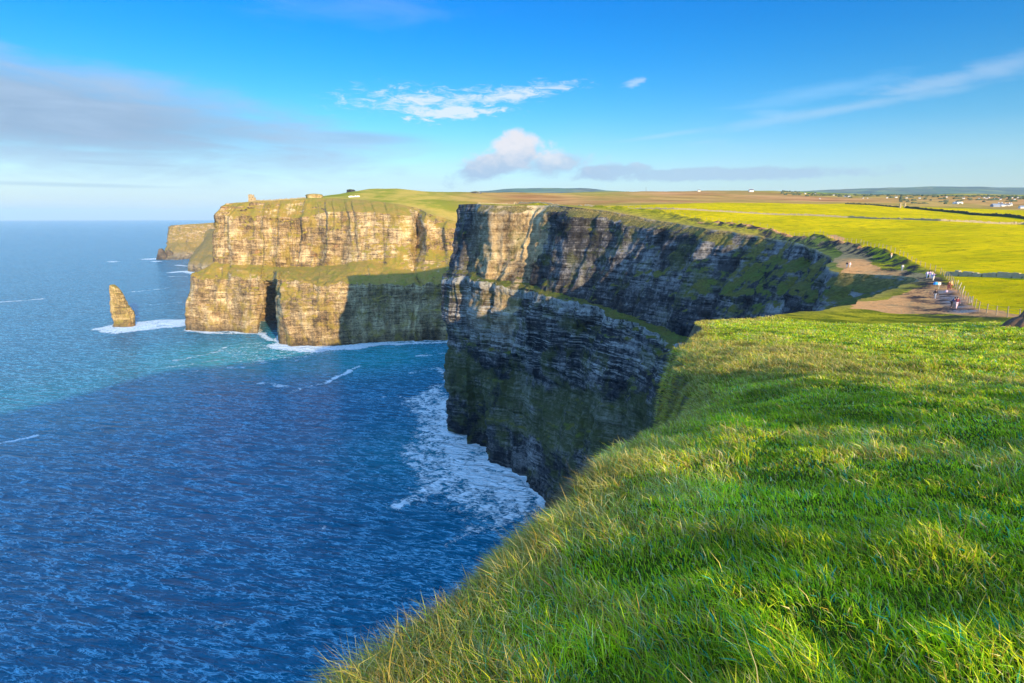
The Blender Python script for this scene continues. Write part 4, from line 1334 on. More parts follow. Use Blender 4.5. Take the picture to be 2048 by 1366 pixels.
bde = np.where(TLIP[tid], -bde, bde)
cl = fbm(bx / 1.1, by / 1.1, octv=2, seed=251, ridged=True)
tuft = fbm(bx / 0.55, by / 0.55, octv=3, seed=201)
big = fbm(bx / 3.1, by / 3.1, octv=3, seed=211)
hump = np.exp(-(((bx - 9.5) / 5.0)**2 + ((by - 24) / 9)**2))
straw = np.clip(0.05 + 0.9 * sstep(0.7 + br * 0.03, -0.4, bde) + 1.3 * hump + 0.6 * sstep(0.12, 0.55, big + 0.4 * tuft), 0, 1)
L = (0.052 + 0.060 * tuft + 0.03 * big + 0.04 * cl + 0.065 * straw) * rng.uniform(0.55, 1.35, nbld) * (1 + 0.6 * sstep(6, 30, br))
L = np.maximum(L, 0.03 + 0.0007 * br)
clump = sstep(0.15, 0.7, fbm(bx / 0.42, by / 0.42, octv=2, seed=271))
L = L * (1 + 0.5 * clump * sstep(30, 12, br))
stem = (rng.random(nbld) < 0.0022) & (br < 25)
L = np.where(stem, L * 1.7 + 0.05, L)
wd = (0.0024 + 0.00072 * br) * rng.uniform(0.6, 1.3, nbld)
thick = (rng.random(nbld) < 0.12) & (straw < 0.5)
wd = np.where(thick, wd * 2.0, wd)
wind = np.stack([-0.75 + 0.35 * fbm(bx / 1.3, by / 1.3, octv=2, seed=221), 0.15 + 0.55 * fbm(bx / 1.3, by / 1.3, octv=2, seed=231), 0 * bx], 1)
rnd = rng.normal(0, 0.75, (nbld, 3))
rnd[:, 2] *= 0.4
up = nrm * 0.75 + np.array([0, 0, 0.35])
d0 = up + rnd * 0.55 + wind * 0.35
d0 /= np.linalg.norm(d0, axis=1, keepdims=True)
lean = (wind * rng.uniform(0.5, 1.5, nbld)[:, None] + rnd * 0.9) * np.where(stem, 0.4, 1.0)[:, None]
lean -= np.array([0, 0, 0.35]) * (0.5 + straw[:, None])
M1 = B0 + d0 * (L * 0.55)[:, None]
d1 = d0 + lean * 0.9
d1 /= np.linalg.norm(d1, axis=1, keepdims=True)
TIP = M1 + d1 * (L * 0.55)[:, None]
sa = rng.uniform(0, 2 * np.pi, nbld)
side = np.stack([np.cos(sa), np.sin(sa), 0 * sa], 1)
side -= d0 * (side * d0).sum(1, keepdims=True)
side /= np.linalg.norm(side, axis=1, keepdims=True)
B0 = B0 - nrm * 0.02
hw = (wd / 2)[:, None]
GV = np.stack([B0 - side * hw, B0 + side * hw, M1 + side * hw * 0.8, M1 - side * hw * 0.8, TIP], axis=1).reshape(-1, 3)
bi_ = np.arange(nbld)[:, None] * 5
GF = np.concatenate([bi_ + np.array([[0, 1, 2]]), bi_ + np.array([[0, 2, 3]]), bi_ + np.array([[3, 2, 4]])], axis=0)
# each blade has its own colour
pal = np.array([[0.17, 0.32, 0.004], [0.34, 0.48, 0.006], [0.56, 0.58, 0.010], [0.03, 0.22, 0.05], [0.03, 0.28, 0.17]])
dry = np.array([[0.55, 0.42, 0.14], [0.40, 0.34, 0.05], [0.66, 0.55, 0.27], [0.30, 0.17, 0.05], [0.50, 0.28, 0.03]])
gw = rng.random(nbld) + 0.25 * big + 0.1 * tuft
gi = np.digitize(gw, [0.24, 0.56, 0.965, 0.992])
gi = np.where(thick & (rng.random(nbld) < 0.22), 4, gi)
cg = pal[np.clip(gi, 0, 4)]
cd = dry[rng.integers(0, 5, nbld)]
isdry = (rng.random(nbld) < (0.12 + 0.72 * straw)) | stem
cb = np.where(isdry[:, None], cd, cg)
olive = sstep(0.3, 1.0, straw)[:, None] * 0.35
cb = cb * (1 - olive) + np.array([0.20, 0.20, 0.03]) * olive
heath = (TLIP[tid]) & (by < 14) & (fbm(bx / 0.8, by / 0.8, octv=2, seed=241) > 0.02)
cb = np.where(heath[:, None], np.array([0.17, 0.115, 0.05]) * rng.uniform(0.6, 1.8, (nbld, 1)), cb)
patch = np.clip(1.0 + 0.55 * fbm(bx / 0.9, by / 0.9, octv=3, seed=261) + 0.35 * big, 0.45, 1.6)[:, None]
cb = cb * rng.uniform(0.65, 1.45, (nbld, 1)) * patch * (1 + 0.25 * clump)[:, None]
GC = np.repeat(cb, 5, axis=0)
m, t, b = new_mat('grass_blade')
out = [n for n in t.n if n.type == 'OUTPUT_MATERIAL'][0]
cc = attr(t, 'tint', 'Color')
t.put(b.inputs['Base Color'], cc)
b.inputs['Roughness'].default_value = 0.5
b.inputs['Specular IOR Level'].default_value = 0.35
tr_ = t.add('ShaderNodeBsdfTranslucent')
t.put(tr_.inputs[0], t.mix(1.0, cc, (1.0, 1.15, 0.4), 'MULTIPLY'))
ms = t.add('ShaderNodeMixShader')
ms.inputs[0].default_value = 0.42
t.l.new(b.outputs[0], ms.inputs[1])
t.l.new(tr_.outputs[0], ms.inputs[2])
t.l.new(ms.outputs[0], out.inputs[0])
M['blade'] = m
tag(mesh_obj('grass', GV, GF, M['blade'], {'tint': GC}, smooth=True), kind='stuff')

# ------------------------------------------------------------------ where a photo pixel meets the ground
def bank_at(x, y):
    s = side_of(x, y, FENCE)
    d, _ = seg_dist(x, y, edge_c)
    return (0.15 + 2.5 * sstep(118, 185, y)) * np.exp(-((s + 0.8) / 2.2)**2) * sstep(78, 100, np.hypot(x, y)) * (0.9 + 0.12 * vnoise(x / 7, y / 7, seed=12)) * sstep(0.5, 4, d)


def ground(x, y):
    x = np.atleast_1d(np.asarray(x, float))
    y = np.atleast_1d(np.asarray(y, float))
    return height(x, y) + bank_at(x, y)


def G(px, py, y0=40.0, y1=3300.0):
    u = 683 - py
    wy = F * CT + u * ST
    a, s_ = (px - 1024) / wy, (u * CT - F * ST) / wy
    Ys = np.geomspace(y0, y1, 260)
    g = ground(a * Ys, Ys) - (CAMH + s_ * Ys)
    k = np.where(g >= 0)[0]
    if len(k) == 0:
        k = [int(np.argmax(g))]
    i = max(int(k[0]), 1)
    Yf = np.linspace(Ys[i - 1], Ys[i], 24)
    g = ground(a * Yf, Yf) - (CAMH + s_ * Yf)
    k = np.where(g >= 0)[0]
    Y = Yf[int(k[0])] if len(k) else Yf[int(np.argmax(g))]
    return Vector((a * Y, Y, float(ground(a * Y, Y)[0])))


# ------------------------------------------------------------------ sea stack and rocks in the water
def stack_mesh(name, prof, mat, seed, nrow=110, nseg=100, depth=0.8, amp=1.0):
    """prof: rows (z, x_left, x_right) in metres round x = 0"""
    pz = [p[0] for p in prof]
    zs = np.linspace(pz[0], pz[-1], nrow)
    xl = np.interp(zs, pz, [p[1] for p in prof])
    xr = np.interp(zs, pz, [p[2] for p in prof])
    th = np.linspace(0, 2 * np.pi, nseg, endpoint=False)
    Tm, Zm = np.meshgrid(th, zs)
    cx, rx = ((xl + xr) / 2)[:, None], ((xr - xl) / 2)[:, None]
    ct, st = np.cos(Tm), np.sin(Tm)
    sq = (np.abs(ct)**3.2 + np.abs(st)**3.2)**(-1 / 3.2)
    n = 1 + amp * (0.17 * fbm(ct * 2.2, st * 2.2, Zm / 14, octv=4, seed=seed, ridged=True) + 0.09 * (hash3(np.floor(Zm / 3.5), np.floor(Tm * 1.3), Zm * 0, seed) - 0.5)
                   + 0.13 * fbm(ct * 6, st * 6, Zm / 5, octv=3, seed=seed + 7))
    X = cx + rx * ct * sq * n
    Yv = (rx * depth + rx.max() * 0.12) * st * sq * n
    V = np.stack([X.ravel(), Yv.ravel(), Zm.ravel()], 1)
    i = np.arange(nrow * nseg).reshape(nrow, nseg)
    j = np.roll(i, -1, axis=1)
    q = np.stack([i[:-1], j[:-1], j[1:], i[1:]], axis=-1).reshape(-1, 4)
    top = np.array([[cx[-1, 0], 0, zs[-1] + 0.8]])
    V = np.vstack([V, top])
    k = len(V) - 1
    capf = np.stack([i[-1], j[-1], np.full(nseg, k), np.full(nseg, k)], axis=-1)
    o = mesh_obj(name, V, np.vstack([q]), mat, {'kk': np.full(len(V), 5.0)})
    me = o.data
    bm = bmesh.new()
    bm.from_mesh(me)
    bm.verts.ensure_lookup_table()
    for a, b_ in zip(i[-1], j[-1]):
        f_ = bm.faces.new((bm.verts[int(a)], bm.verts[int(b_)], bm.verts[k]))
        f_.smooth = True
    bm.to_mesh(me)
    bm.free()
    return o


bs = PS(250, 652)
sc_ = bs[1] / 1119.0            # metres per photo pixel at the stack


def prof_px(rows, x0, ybase, k):
    return [((ybase - py) * k * 1.02, (l - x0) * k, (r - x0) * k) for py, l, r in rows]


st = stack_mesh('sea_stack', prof_px([(657, 231, 269), (648, 233, 267), (638, 234, 266), (630, 231, 267), (622, 230, 266), (614, 231, 261), (606, 231, 257), (598, 232, 255), (590, 232, 252), (582, 232, 249), (577, 232.5, 246), (571, 234, 240)], 250, 652, sc_), M['stack'], 31, depth=0.5)
st.location = (bs[0], bs[1], 0)
tag(st, 'tall tapering yellow brown rock stack standing alone in the sea', 'sea stack')
# small rocks off the faint distant headland
for (nm, rows, x0, yb, dd, lab) in (
        ('sea_rock', [(522, 316, 336), (514, 317, 334), (508, 319, 331), (502, 320, 329), (498, 322, 327)], 325, 519, 0, 'taller pointed dark rock in the surf off the faint distant headland'),
        ('sea_rock', [(521, 332, 352), (513, 334, 349), (506, 335, 346), (501, 336, 341)], 340, 518, 90, 'lower dark rock between the pointed rock and the distant headland')):
    p = PS(x0, yb)
    k = p[1] / 1147.0
    o = stack_mesh(nm, prof_px(rows, x0, yb, k), M['stack_dark'] if 'stack_dark' in M else M['rock_mid'], 41 + dd, 30, 30)
    o.location = (p[0], p[1], 0)
    tag(o, lab, 'sea rock', 'small rocks by the distant headland')

# ------------------------------------------------------------------ stone, wood, plaster
M['tower_stone'] = plain('tower_stone', (0.30, 0.23, 0.13), 0.9, 0.35, 1.2)
M['dark_gap'] = plain('unlit_opening', (0.02, 0.02, 0.022), 0.9)
M['wall_stone'] = plain('wall_stone', (0.34, 0.27, 0.16), 0.95, 0.45, 0.7)
M['wall_dark'] = plain('mossy_wall_stone', (0.06, 0.065, 0.04), 0.95, 0.45, 0.7)
M['wood'] = plain('grey_wood', (0.28, 0.22, 0.14), 0.85, 0.25, 3.0)
M['pale_wood'] = plain('pale_post', (0.50, 0.43, 0.30), 0.8, 0.15, 3.0)
M['wire'] = plain('fence_wire', (0.14, 0.13, 0.12), 0.5)
M['plaster'] = plain('white_plaster', (0.66, 0.63, 0.58), 0.8, 0.08, 0.4)
M['slate'] = plain('slate_roof', (0.10, 0.10, 0.12), 0.7, 0.2, 0.6)
M['tin'] = plain('barn_tin', (0.20, 0.23, 0.28), 0.5, 0.2, 0.3)
M['rust'] = plain('red_tin', (0.35, 0.12, 0.07), 0.7, 0.2, 0.3)

# ------------------------------------------------------------------ round tower on the far headland
tp_ = G(503.5, 402.5, 1000, 1400)
tw = empty('stone_tower', tp_, R(20))
tag(tw, 'small square stone lookout tower with a battlemented top on the far headland', 'tower')
kt = tp_[1] / 1171.0
b_ = MB()
b_.box((0, 0, 5.6 * kt), (11 * kt, 11 * kt, 11.6 * kt), taper=0.95)
b_.box((0, 0, 0.6 * kt), (12.4 * kt, 12.4 * kt, 2.6 * kt), taper=0.97)
b_.build('tower_wall', M['tower_stone'], tw)
for mx_, my_ in [(i * 2.35, s_ * 4.7) for i in (-2, -0.67, 0.67, 2) for s_ in (-1, 1)] + [(s_ * 4.7, i * 2.35) for i in (-0.67, 0.67) for s_ in (-1, 1)]:
    b_ = MB()
    b_.box((mx_ * kt, my_ * kt, 12.0 * kt), (1.3 * kt, 1.3 * kt, 1.8 * kt))
    b_.build('merlon', M['tower_stone'], tw)
b_ = MB()
b_.tube((6.2 * kt, 1.5 * kt, -0.6 * kt), (6.2 * kt, 1.5 * kt, 7.5 * kt), 1.8 * kt, 1.7 * kt, 12)
b_.build('stair_turret', M['tower_stone'], tw)
b_ = MB()
b_.tube((-1 * kt, 0, 11.0 * kt), (-1 * kt, 0, 13.6 * kt), 2.6 * kt, 2.5 * kt, 12)
b_.build('roof_turret', M['tower_stone'], tw)
for wx_, wz_ in ((-2.4, 7.6), (2.4, 7.6), (0, 3.4)):
    b_ = MB()
    b_.box((wx_ * kt, -5.45 * kt, wz_ * kt), (1.1 * kt, 0.35 * kt, 1.9 * kt))
    b_.build('window', M['dark_gap'], tw)


# ------------------------------------------------------------------ dry stone walls
def stone_wall(pts, hgt, thick, mat, label, group=None, step=0.9, name='stone_wall', cat='wall', gap=None):
    """pts: photo pixels on the ground line; the wall follows the ground between them"""
    W3 = [G(px, py, a, b2) for px, py, a, b2 in pts]
    line = np.array([(p.x, p.y) for p in W3])
    seg = np.linalg.norm(np.diff(line, axis=0), axis=1)
    cum = np.concatenate([[0], np.cumsum(seg)])
    n = int(cum[-1] / step)
    tt = (np.arange(n) + 0.5) * step
    x = np.interp(tt, cum, line[:, 0])
    y = np.interp(tt, cum, line[:, 1])
    zz = ground(x, y)
    ang_ = np.arctan2(np.gradient(y), np.gradient(x))
    mb = MB()
    for i in range(n):
        z0 = zz[i] - 0.35
        courses = 2
        for c_ in range(courses):
            hh = (hgt + 0.35) / courses * random.uniform(0.9, 1.12)
            if c_ == courses - 1:
                hh *= random.uniform(0.6, 1.25)
            ox = random.uniform(-.2, .2) * step
            mb.box((x[i] + math.cos(ang_[i]) * ox, y[i] + math.sin(ang_[i]) * ox, z0 + hh / 2), (step * random.uniform(0.95, 1.2), thick * (1.1 - 0.2 * c_), hh), ang_[i] + random.uniform(-.08, .08), 0.9, 0.07)
            z0 += hh * 0.93
    o = mb.build(name, mat)
    return tag(o, label, cat, group)


stone_wall([(1893, 551, 90, 170), (1940, 553, 90, 200), (2048, 557, 80, 200), (2180, 566, 60, 200)], 1.0, 0.8, M['wall_stone'], 'low tumbled stone wall crossing the near pasture behind the leaning fence posts', 'dry stone field walls')
stone_wall([(1170, 411.5, 300, 700), (1350, 419, 300, 640), (1500, 427, 300, 560), (1700, 435.5, 250, 560), (1880, 442, 250, 520), (2048, 449, 200, 520), (2150, 453, 200, 500)], 1.15, 0.9, M['wall_stone'], 'long thin stone wall crossing the yellow green pasture below its crest', 'dry stone field walls', 1.3)
stone_wall([(1690, 408.5, 450, 800), (1750, 411, 400, 800), (1800, 415.5, 400, 800)], 1.6, 1.0, M['wall_dark'], 'short dark wall on the crest of the pasture left of the gate pillars', 'dry stone field walls', 1.5)
stone_wall([(1810, 416.5, 400, 800), (1900, 425, 350, 700), (2048, 438.5, 300, 650), (2150, 447, 300, 600)], 2.2, 1.0, M['wall_dark'], 'dark wall running down the crest of the pasture right of the gate pillars', 'dry stone field walls', 1.5)
stone_wall([(956, 405, 480, 600), (1030, 405.5, 470, 600), (1100, 408, 450, 600), (1165, 412, 420, 600)], 1.0, 0.9, M['wall_stone'], 'pale stone wall along the brink of the middle headland', 'dry stone field walls', 1.4)
stone_wall([(512, 401.5, 1000, 1300), (560, 399, 1000, 1350), (612, 396.5, 1000, 1350)], 2.2, 1.2, M['wall_stone'], 'low stone wall leading right from the lookout tower', 'dry stone field walls', 2.5)
stone_wall([(697, 394.5, 1000, 1400), (722, 393.5, 1000, 1400)], 2.6, 1.6, M['plaster'], 'short whitish wall on the green hill right of the tower', None, 2.5)
for gx, side_ in ((1800, 'left'), (1809, 'right')):
    p = G(gx, 415.8, 400, 800)
    b_ = MB()
    b_.box((0, 0, 1.7), (1.3, 1.3, 4.2), taper=0.9)
    b_.box((0, 0, 3.95), (1.6, 1.6, 0.4))
    o = b_.build('gate_pillar', M['wall_stone'])
    o.location = p
    tag(o, '%s stone pillar of the gateway in the dark wall on the pasture crest' % side_, 'gate pillar', 'gate pillars on the crest')
# cut rock outcrops on the skyline
for px_, py_, wd_, hh_, lab in ((630, 395.5, 32, 6.5, 'pale layered rock outcrop on the skyline between the tower and the hill'), (702, 383.5, 16, 4, 'small dark outcrop where the hill rises from the skyline'), (952, 386.5, 20, 3, 'low dark outcrop on the skyline right of the round green hill')):
    p = G(px_, py_, 1000, 1700)
    k = p[1] / 1171
    V_ = []
    o = stack_mesh('rock_outcrop', [(-4, -wd_ * k / 2, wd_ * k / 2), (hh_ * k * 0.5, -wd_ * k * .48, wd_ * k * .47), (hh_ * k, -wd_ * k * .46, wd_ * k * .36), (hh_ * k * 1.1, -wd_ * k * .3, wd_ * k * .2)], M['stack'] if hh_ > 5 else M['rock_mid'], 300 + px_, 16, 40, 0.3, 1.4)
    o.location = p
    tag(o, lab, 'rock outcrop')

# ------------------------------------------------------------------ post and wire fence along the bank
fn = empty('wire_fence', (float(FENCE[1][0]), float(FENCE[1][1]), float(ground(*FENCE[1])[0])))
tag(fn, 'long post and wire fence on the bank between the cliff path and the pasture', 'fence')
seg = np.linalg.norm(np.diff(FENCE, axis=0), axis=1)
cum = np.concatenate([[0], np.cumsum(seg)])
tt = [4.0]
while tt[-1] < cum[-1] - 160:
    tt.append(tt[-1] + 3.0 + tt[-1] * 0.009)
tt = np.array(tt)
fx_, fy_ = np.interp(tt, cum, FENCE[:, 0]), np.interp(tt, cum, FENCE[:, 1])
fz_ = ground(fx_, fy_)
base_ = Vector(fn.location)
for i in range(len(tt)):
    k = 1.0 + tt[i] / 500
    b_ = MB()
    lean_ = Vector((random.uniform(-.1, .1), random.uniform(-.1, .1), 1.25 * random.uniform(.9, 1.1)))
    p = Vector((fx_[i], fy_[i], fz_[i] - 0.3)) - base_
    b_.tube(p, p + lean_ + Vector((0, 0, 0.3)), 0.07 * k, 0.055 * k, 7)
    b_.build('post', M['wood'], fn)
print('fence posts', len(tt))
for hh_ in (0.45, 0.8, 1.1):
    b_ = MB()
    for i in range(len(tt) - 1):
        b_.tube(Vector((fx_[i], fy_[i], fz_[i] + hh_)) - base_, Vector((fx_[i + 1], fy_[i + 1], fz_[i + 1] + hh_)) - base_, 0.009, None, 4, False)
    b_.build('wire', M['wire'], fn)
for k, (px_, py_, hh_, dx_, lab) in enumerate(((1912, 572, 2.0, .25, 'pale leaning post beside the wire fence, nearest the tumbled wall'), (1917, 576, 1.8, .35, 'pale leaning post second from the tumbled wall'), (1925, 584, 1.8, .12, 'pale upright post third from the tumbled wall'), (1939, 602, 1.25, .05, 'left post of the short pale pair at the bend of the fence'), (1942, 602.5, 1.35, .1, 'right post of the short pale pair at the bend of the fence'))):
    p = G(px_, py_ + 2, 60, 170)
    b_ = MB()
    hh_ *= 0.62
    b_.tube((0, 0, -0.3), (dx_, 0, hh_), 0.07, 0.055, 8)
    b_.tube((dx_, 0, hh_), (dx_ * 1.02, 0, hh_ + 0.05), 0.055, 0.03, 8)
    o = b_.build('wooden_post', M['pale_wood'])
    o.location = p
    tag(o, lab, 'post', 'pale posts beside the fence')


# ------------------------------------------------------------------ people on the path
def cloth(name, col):
    if name not in M:
        M[name] = plain(name, col, 0.85, 0.18, 9.0)
    return M[name]


def skinned(name, V, E, Rd, mat, parent, sub=1):
    me = bpy.data.meshes.new(name)
    me.from_pydata([tuple(v) for v in V], E, [])
    o = bpy.data.objects.new(name, me)
    COL.objects.link(o)
    md = o.modifiers.new('skin', 'SKIN')
    md.use_smooth_shade = True
    sv_ = me.skin_vertices[0].data
    for i, r in enumerate(Rd):
        r = (r, r) if not isinstance(r, tuple) else r
        sv_[i].radius = r
        sv_[i].use_root = (i == 0)
    ms_ = o.modifiers.new('sub', 'SUBSURF')
    ms_.levels = sub
    ms_.render_levels = sub
    dg = bpy.context.evaluated_depsgraph_get()
    ev = o.evaluated_get(dg)
    nm_ = bpy.data.meshes.new_from_object(ev)
    COL.objects.unlink(o)
    bpy.data.objects.remove(o)
    nm_.name = name
    nm_.materials.clear()
    nm_.materials.append(mat)
    o = bpy.data.objects.new(name, nm_)
    COL.objects.link(o)
    o.parent = parent
    return o


def person(loc, face, label, top, legs, hair, pose='walk', skin=(0.55, 0.34, 0.24), pack=None, h=1.72, group='walkers on the cliff path'):
    """face: heading, 0 = away from the viewpoint"""
    root = empty('person', loc, face)
    tag(root, label, 'person', group)
    k = h / 1.75
    Vv = lambda x, y, z: Vector((x * k, y * k, z * k))
    stride = 0.22 if pose == 'walk' else 0.05
    lean = 0.05 if pose == 'walk' else 0.0
    if pose == 'bend':
        lean = 0.32
    J = {}
    J['pel'] = Vv(0, 0, 0.94)
    J['waist'] = Vv(0, lean * .3, 1.10)
    J['chest'] = Vv(0, lean * .8, 1.33 - lean * .15)
    J['neck'] = Vv(0, lean * 1.05, 1.48 - lean * .25)
    J['head'] = Vv(0, lean * 1.25 + 0.01, 1.60 - lean * .3)
    J['crown'] = Vv(0, lean * 1.3, 1.69 - lean * .33)
    for s_, sg in (('l', -1), ('r', 1)):
        J['hip' + s_] = Vv(sg * 0.09, 0, 0.90)
        J['knee' + s_] = Vv(sg * 0.10, sg * stride * .55 + 0.04, 0.50)
        J['ank' + s_] = Vv(sg * 0.10, sg * stride * 1.0 - 0.02, 0.09)
        J['toe' + s_] = Vv(sg * 0.12, sg * stride * 1.0 + 0.15, 0.035)
        J['sh' + s_] = Vv(sg * 0.18, lean * .95, 1.42 - lean * .25)
        if pose == 'point' and sg > 0:
            J['elb' + s_] = Vv(0.44, 0.08, 1.38)
            J['wri' + s_] = Vv(0.68, 0.12, 1.36)
        elif pose == 'photo':
            J['elb' + s_] = Vv(sg * 0.25, 0.14, 1.22)
            J['wri' + s_] = Vv(sg * 0.09, 0.33, 1.42)
        elif pose == 'bend':
            J['elb' + s_] = Vv(sg * 0.24, lean * .95 + 0.12, 1.10)
            J['wri' + s_] = Vv(sg * 0.14, lean * .95 + 0.25, 0.92)
        else:
            J['elb' + s_] = Vv(sg * 0.25, -sg * stride * .4 - 0.02, 1.15)
            J['wri' + s_] = Vv(sg * 0.25, -sg * stride * .8 + 0.08, 0.91)
    names, E, Rd = [], [], []

    def jn(n, r, par=None):
        names.append(n)
        Rd.append(r)
        if par is not None:
            E.append((names.index(par), len(names) - 1))
    rk = lambda a, b2=None: (a * k, (b2 or a) * k)
    jn('pel', rk(.14, .10)); jn('waist', rk(.125, .09), 'pel'); jn('chest', rk(.155, .105), 'waist'); jn('neck', rk(.055), 'chest'); jn('head', rk(.082, .095), 'neck'); jn('crown', rk(.065, .08), 'head')
    J['nose'] = J['head'] + Vv(0, 0.105, -0.01)
    jn('nose', rk(.014), 'head')
    for s_, sg in (('l', -1), ('r', 1)):
        jn('hip' + s_, rk(.088), 'pel'); jn('knee' + s_, rk(.058), 'hip' + s_); jn('ank' + s_, rk(.038), 'knee' + s_); jn('toe' + s_, rk(.035, .025), 'ank' + s_)
        jn('sh' + s_, rk(.055), 'chest'); jn('elb' + s_, rk(.040), 'sh' + s_); jn('wri' + s_, rk(.026), 'elb' + s_)
        d = (J['wri' + s_] - J['elb' + s_]).normalized()
        sd = d.cross(Vector((0, 1, 0.2))).normalized()
        J['palm' + s_] = J['wri' + s_] + d * 0.06 * k
        jn('palm' + s_, rk(.034, .018), 'wri' + s_)
        for fi, (off, ln) in enumerate(((-.026, .070), (-.009, .082), (.009, .076), (.026, .060))):
            a = 'f%d%s' % (fi, s_)
            J[a] = J['palm' + s_] + d * ln * k + sd * off * k - Vector((0, -0.012, 0)) * k
            jn(a, rk(.008), 'palm' + s_)
        J['th' + s_] = J['wri' + s_] + d * 0.065 * k - sd * 0.045 * k + Vector((0, 0.02, 0)) * k
        jn('th' + s_, rk(.009), 'wri' + s_)
    sk_ = cloth('skin', skin)
    skinned('body', [J[n] for n in names], E, Rd, sk_, root)
    # jacket
    names, E, Rd = [], [], []
    J['hem'] = J['pel'] - Vv(0, 0, 0.05)
    jn('waist', rk(.145, .115)); jn('hem', rk(.165, .135), 'waist'); jn('chest', rk(.175, .13), 'waist')
    J['col'] = J['neck'] - Vv(0, 0, 0.01)
    jn('col', rk(.075), 'chest')
    for s_ in 'lr':
        jn('sh' + s_, rk(.075), 'chest'); jn('elb' + s_, rk(.058), 'sh' + s_); jn('wri' + s_, rk(.042), 'elb' + s_)
    skinned('jacket', [J[n] for n in names], E, Rd, cloth('cloth_' + top[0], top[1]), root)
    names, E, Rd = [], [], []
    jn('pel', rk(.15, .115))
    for s_ in 'lr':
        jn('hip' + s_, rk(.102), 'pel'); jn('knee' + s_, rk(.075), 'hip' + s_)
        J['cuff' + s_] = J['ank' + s_] + Vv(0, 0, 0.03)
        jn('cuff' + s_, rk(.058), 'knee' + s_)
    skinned('trousers', [J[n] for n in names], E, Rd, cloth('cloth_' + legs[0], legs[1]), root)
    for s_ in 'lr':
        skinned('shoe', [J['ank' + s_] + Vv(0, 0.0, -0.02), (J['ank' + s_] + J['toe' + s_]) / 2 + Vv(0, 0, -.015), J['toe' + s_]], [(0, 1), (1, 2)], [rk(.048), rk(.046, .04), rk(.045, .03)], cloth('shoe_leather', (0.05, 0.04, 0.035)), root)
    skinned('hair', [J['head'] + Vv(0, -.02, .03), J['crown'] + Vv(0, -.015, .02), J['head'] + Vv(0, -.06, -.04)], [(0, 1), (0, 2)], [rk(.088, .095), rk(.06, .075), rk(.07, .05)], cloth('hair_' + hair[0], hair[1]), root)
    for sg in (-1, 1):
        b2_ = MB()
        c_ = J['head'] + Vv(sg * .032, .088, .015)
        b2_.tube(c_, c_ + Vv(0, .008, 0), .011 * k, .007 * k, 8)
        b2_.build('eye', cloth('eye_dark', (0.02, 0.02, 0.02)), root)
    if pack:
        b2_ = MB()
        c_ = J['chest'] + Vv(0, -.22, -.08)
        b2_.box(c_, (0.28 * k, 0.17 * k, 0.44 * k), 0, 0.82)
        b2_.box(c_ + Vv(0, -.10, -.06), (0.2 * k, 0.07 * k, 0.2 * k), 0, 0.85)
        pk = b2_.build('backpack', cloth('cloth_' + pack[0], pack[1]))
        bv = pk.modifiers.new('round', 'BEVEL')
        bv.width = 0.03
        bv.segments = 2
        pk.parent = root
        # worn: it moves with the wearer
    return root


navy, maroon, black, grey, tan_, brown, lav, purple, pale, white, denim, blue, pink = (
    ('navy', (0.02, 0.035, 0.12)), ('maroon', (0.14, 0.03, 0.05)), ('black', (0.02, 0.02, 0.028)), ('grey', (0.28, 0.30, 0.36)), ('tan', (0.60, 0.36, 0.16)), ('brown', (0.22, 0.08, 0.04)),
    ('lavender', (0.52, 0.46, 0.66)), ('purple', (0.30, 0.16, 0.48)), ('cream', (0.60, 0.54, 0.44)), ('white', (0.62, 0.59, 0.54)), ('denim', (0.16, 0.25, 0.42)), ('blue', (0.04, 0.30, 0.62)), ('pink', (0.75, 0.50, 0.52)))
dk, br_, blond = ('dark', (0.03, 0.02, 0.015)), ('brown', (0.12, 0.06, 0.03)), ('fair', (0.5, 0.36, 0.16))
for px_, py_, f_, lab, tpc, lg, hr, ps_, pk in (
        (1902, 616, 200, 'person in a navy jacket and dark trousers leaning forward on the wet path', navy, black, dk, 'bend', None),
        (1912, 618, 170, 'person in a dark maroon jacket and pale trousers on the wet path, nearest the fence', maroon, pink, br_, 'walk', None),
        (1869, 599, 190, 'person in a black jacket and grey trousers alone on the bare brown earth', black, grey, br_, 'walk', None),
        (1896, 581, 140, 'person in a dark brown coat standing by the bank beside the person in tan', brown, maroon, dk, 'stand', None),
        (1901, 580, 200, 'person in a long tan coat standing by the bank below the fence', tan_, brown, blond, 'stand', None),
        (1853, 557, 180, 'person in a lavender jacket and light blue trousers, left end of the group of four', lav, denim, dk, 'walk', black),
        (1859, 557, 170, 'person in a purple jacket in the middle of the group of four', purple, grey, br_, 'stand', None),
        (1863, 558, 150, 'person in a cream jacket holding one arm out in the group of four', pale, denim, blond, 'point', None),
        (1866, 562, 190, 'person in a violet blue fleece standing in front of the group of four', ('violet', (0.20, 0.18, 0.42)), white, dk, 'photo', None),
        (1804, 542, 150, 'person in a white top and pale trousers walking alone on the grassy path', white, grey, dk, 'walk', None),
        (1693, 536, 160, 'person in dark clothes with a white shirt hem on the upper bare patch', black, white, dk, 'stand', None),
        (1699, 536, 200, 'person in a pink jacket beside the dark clothed one on the upper bare patch', pink, white, blond, 'walk', None),
        (1782, 517, 200, 'person in a brown jacket just behind the fence at the pasture edge', tan_, white, dk, 'stand', None)):
    p = G(px_, py_, 60, 230)
    person(p, R(f_), lab, tpc, lg, hr, ps_, pack=pk)

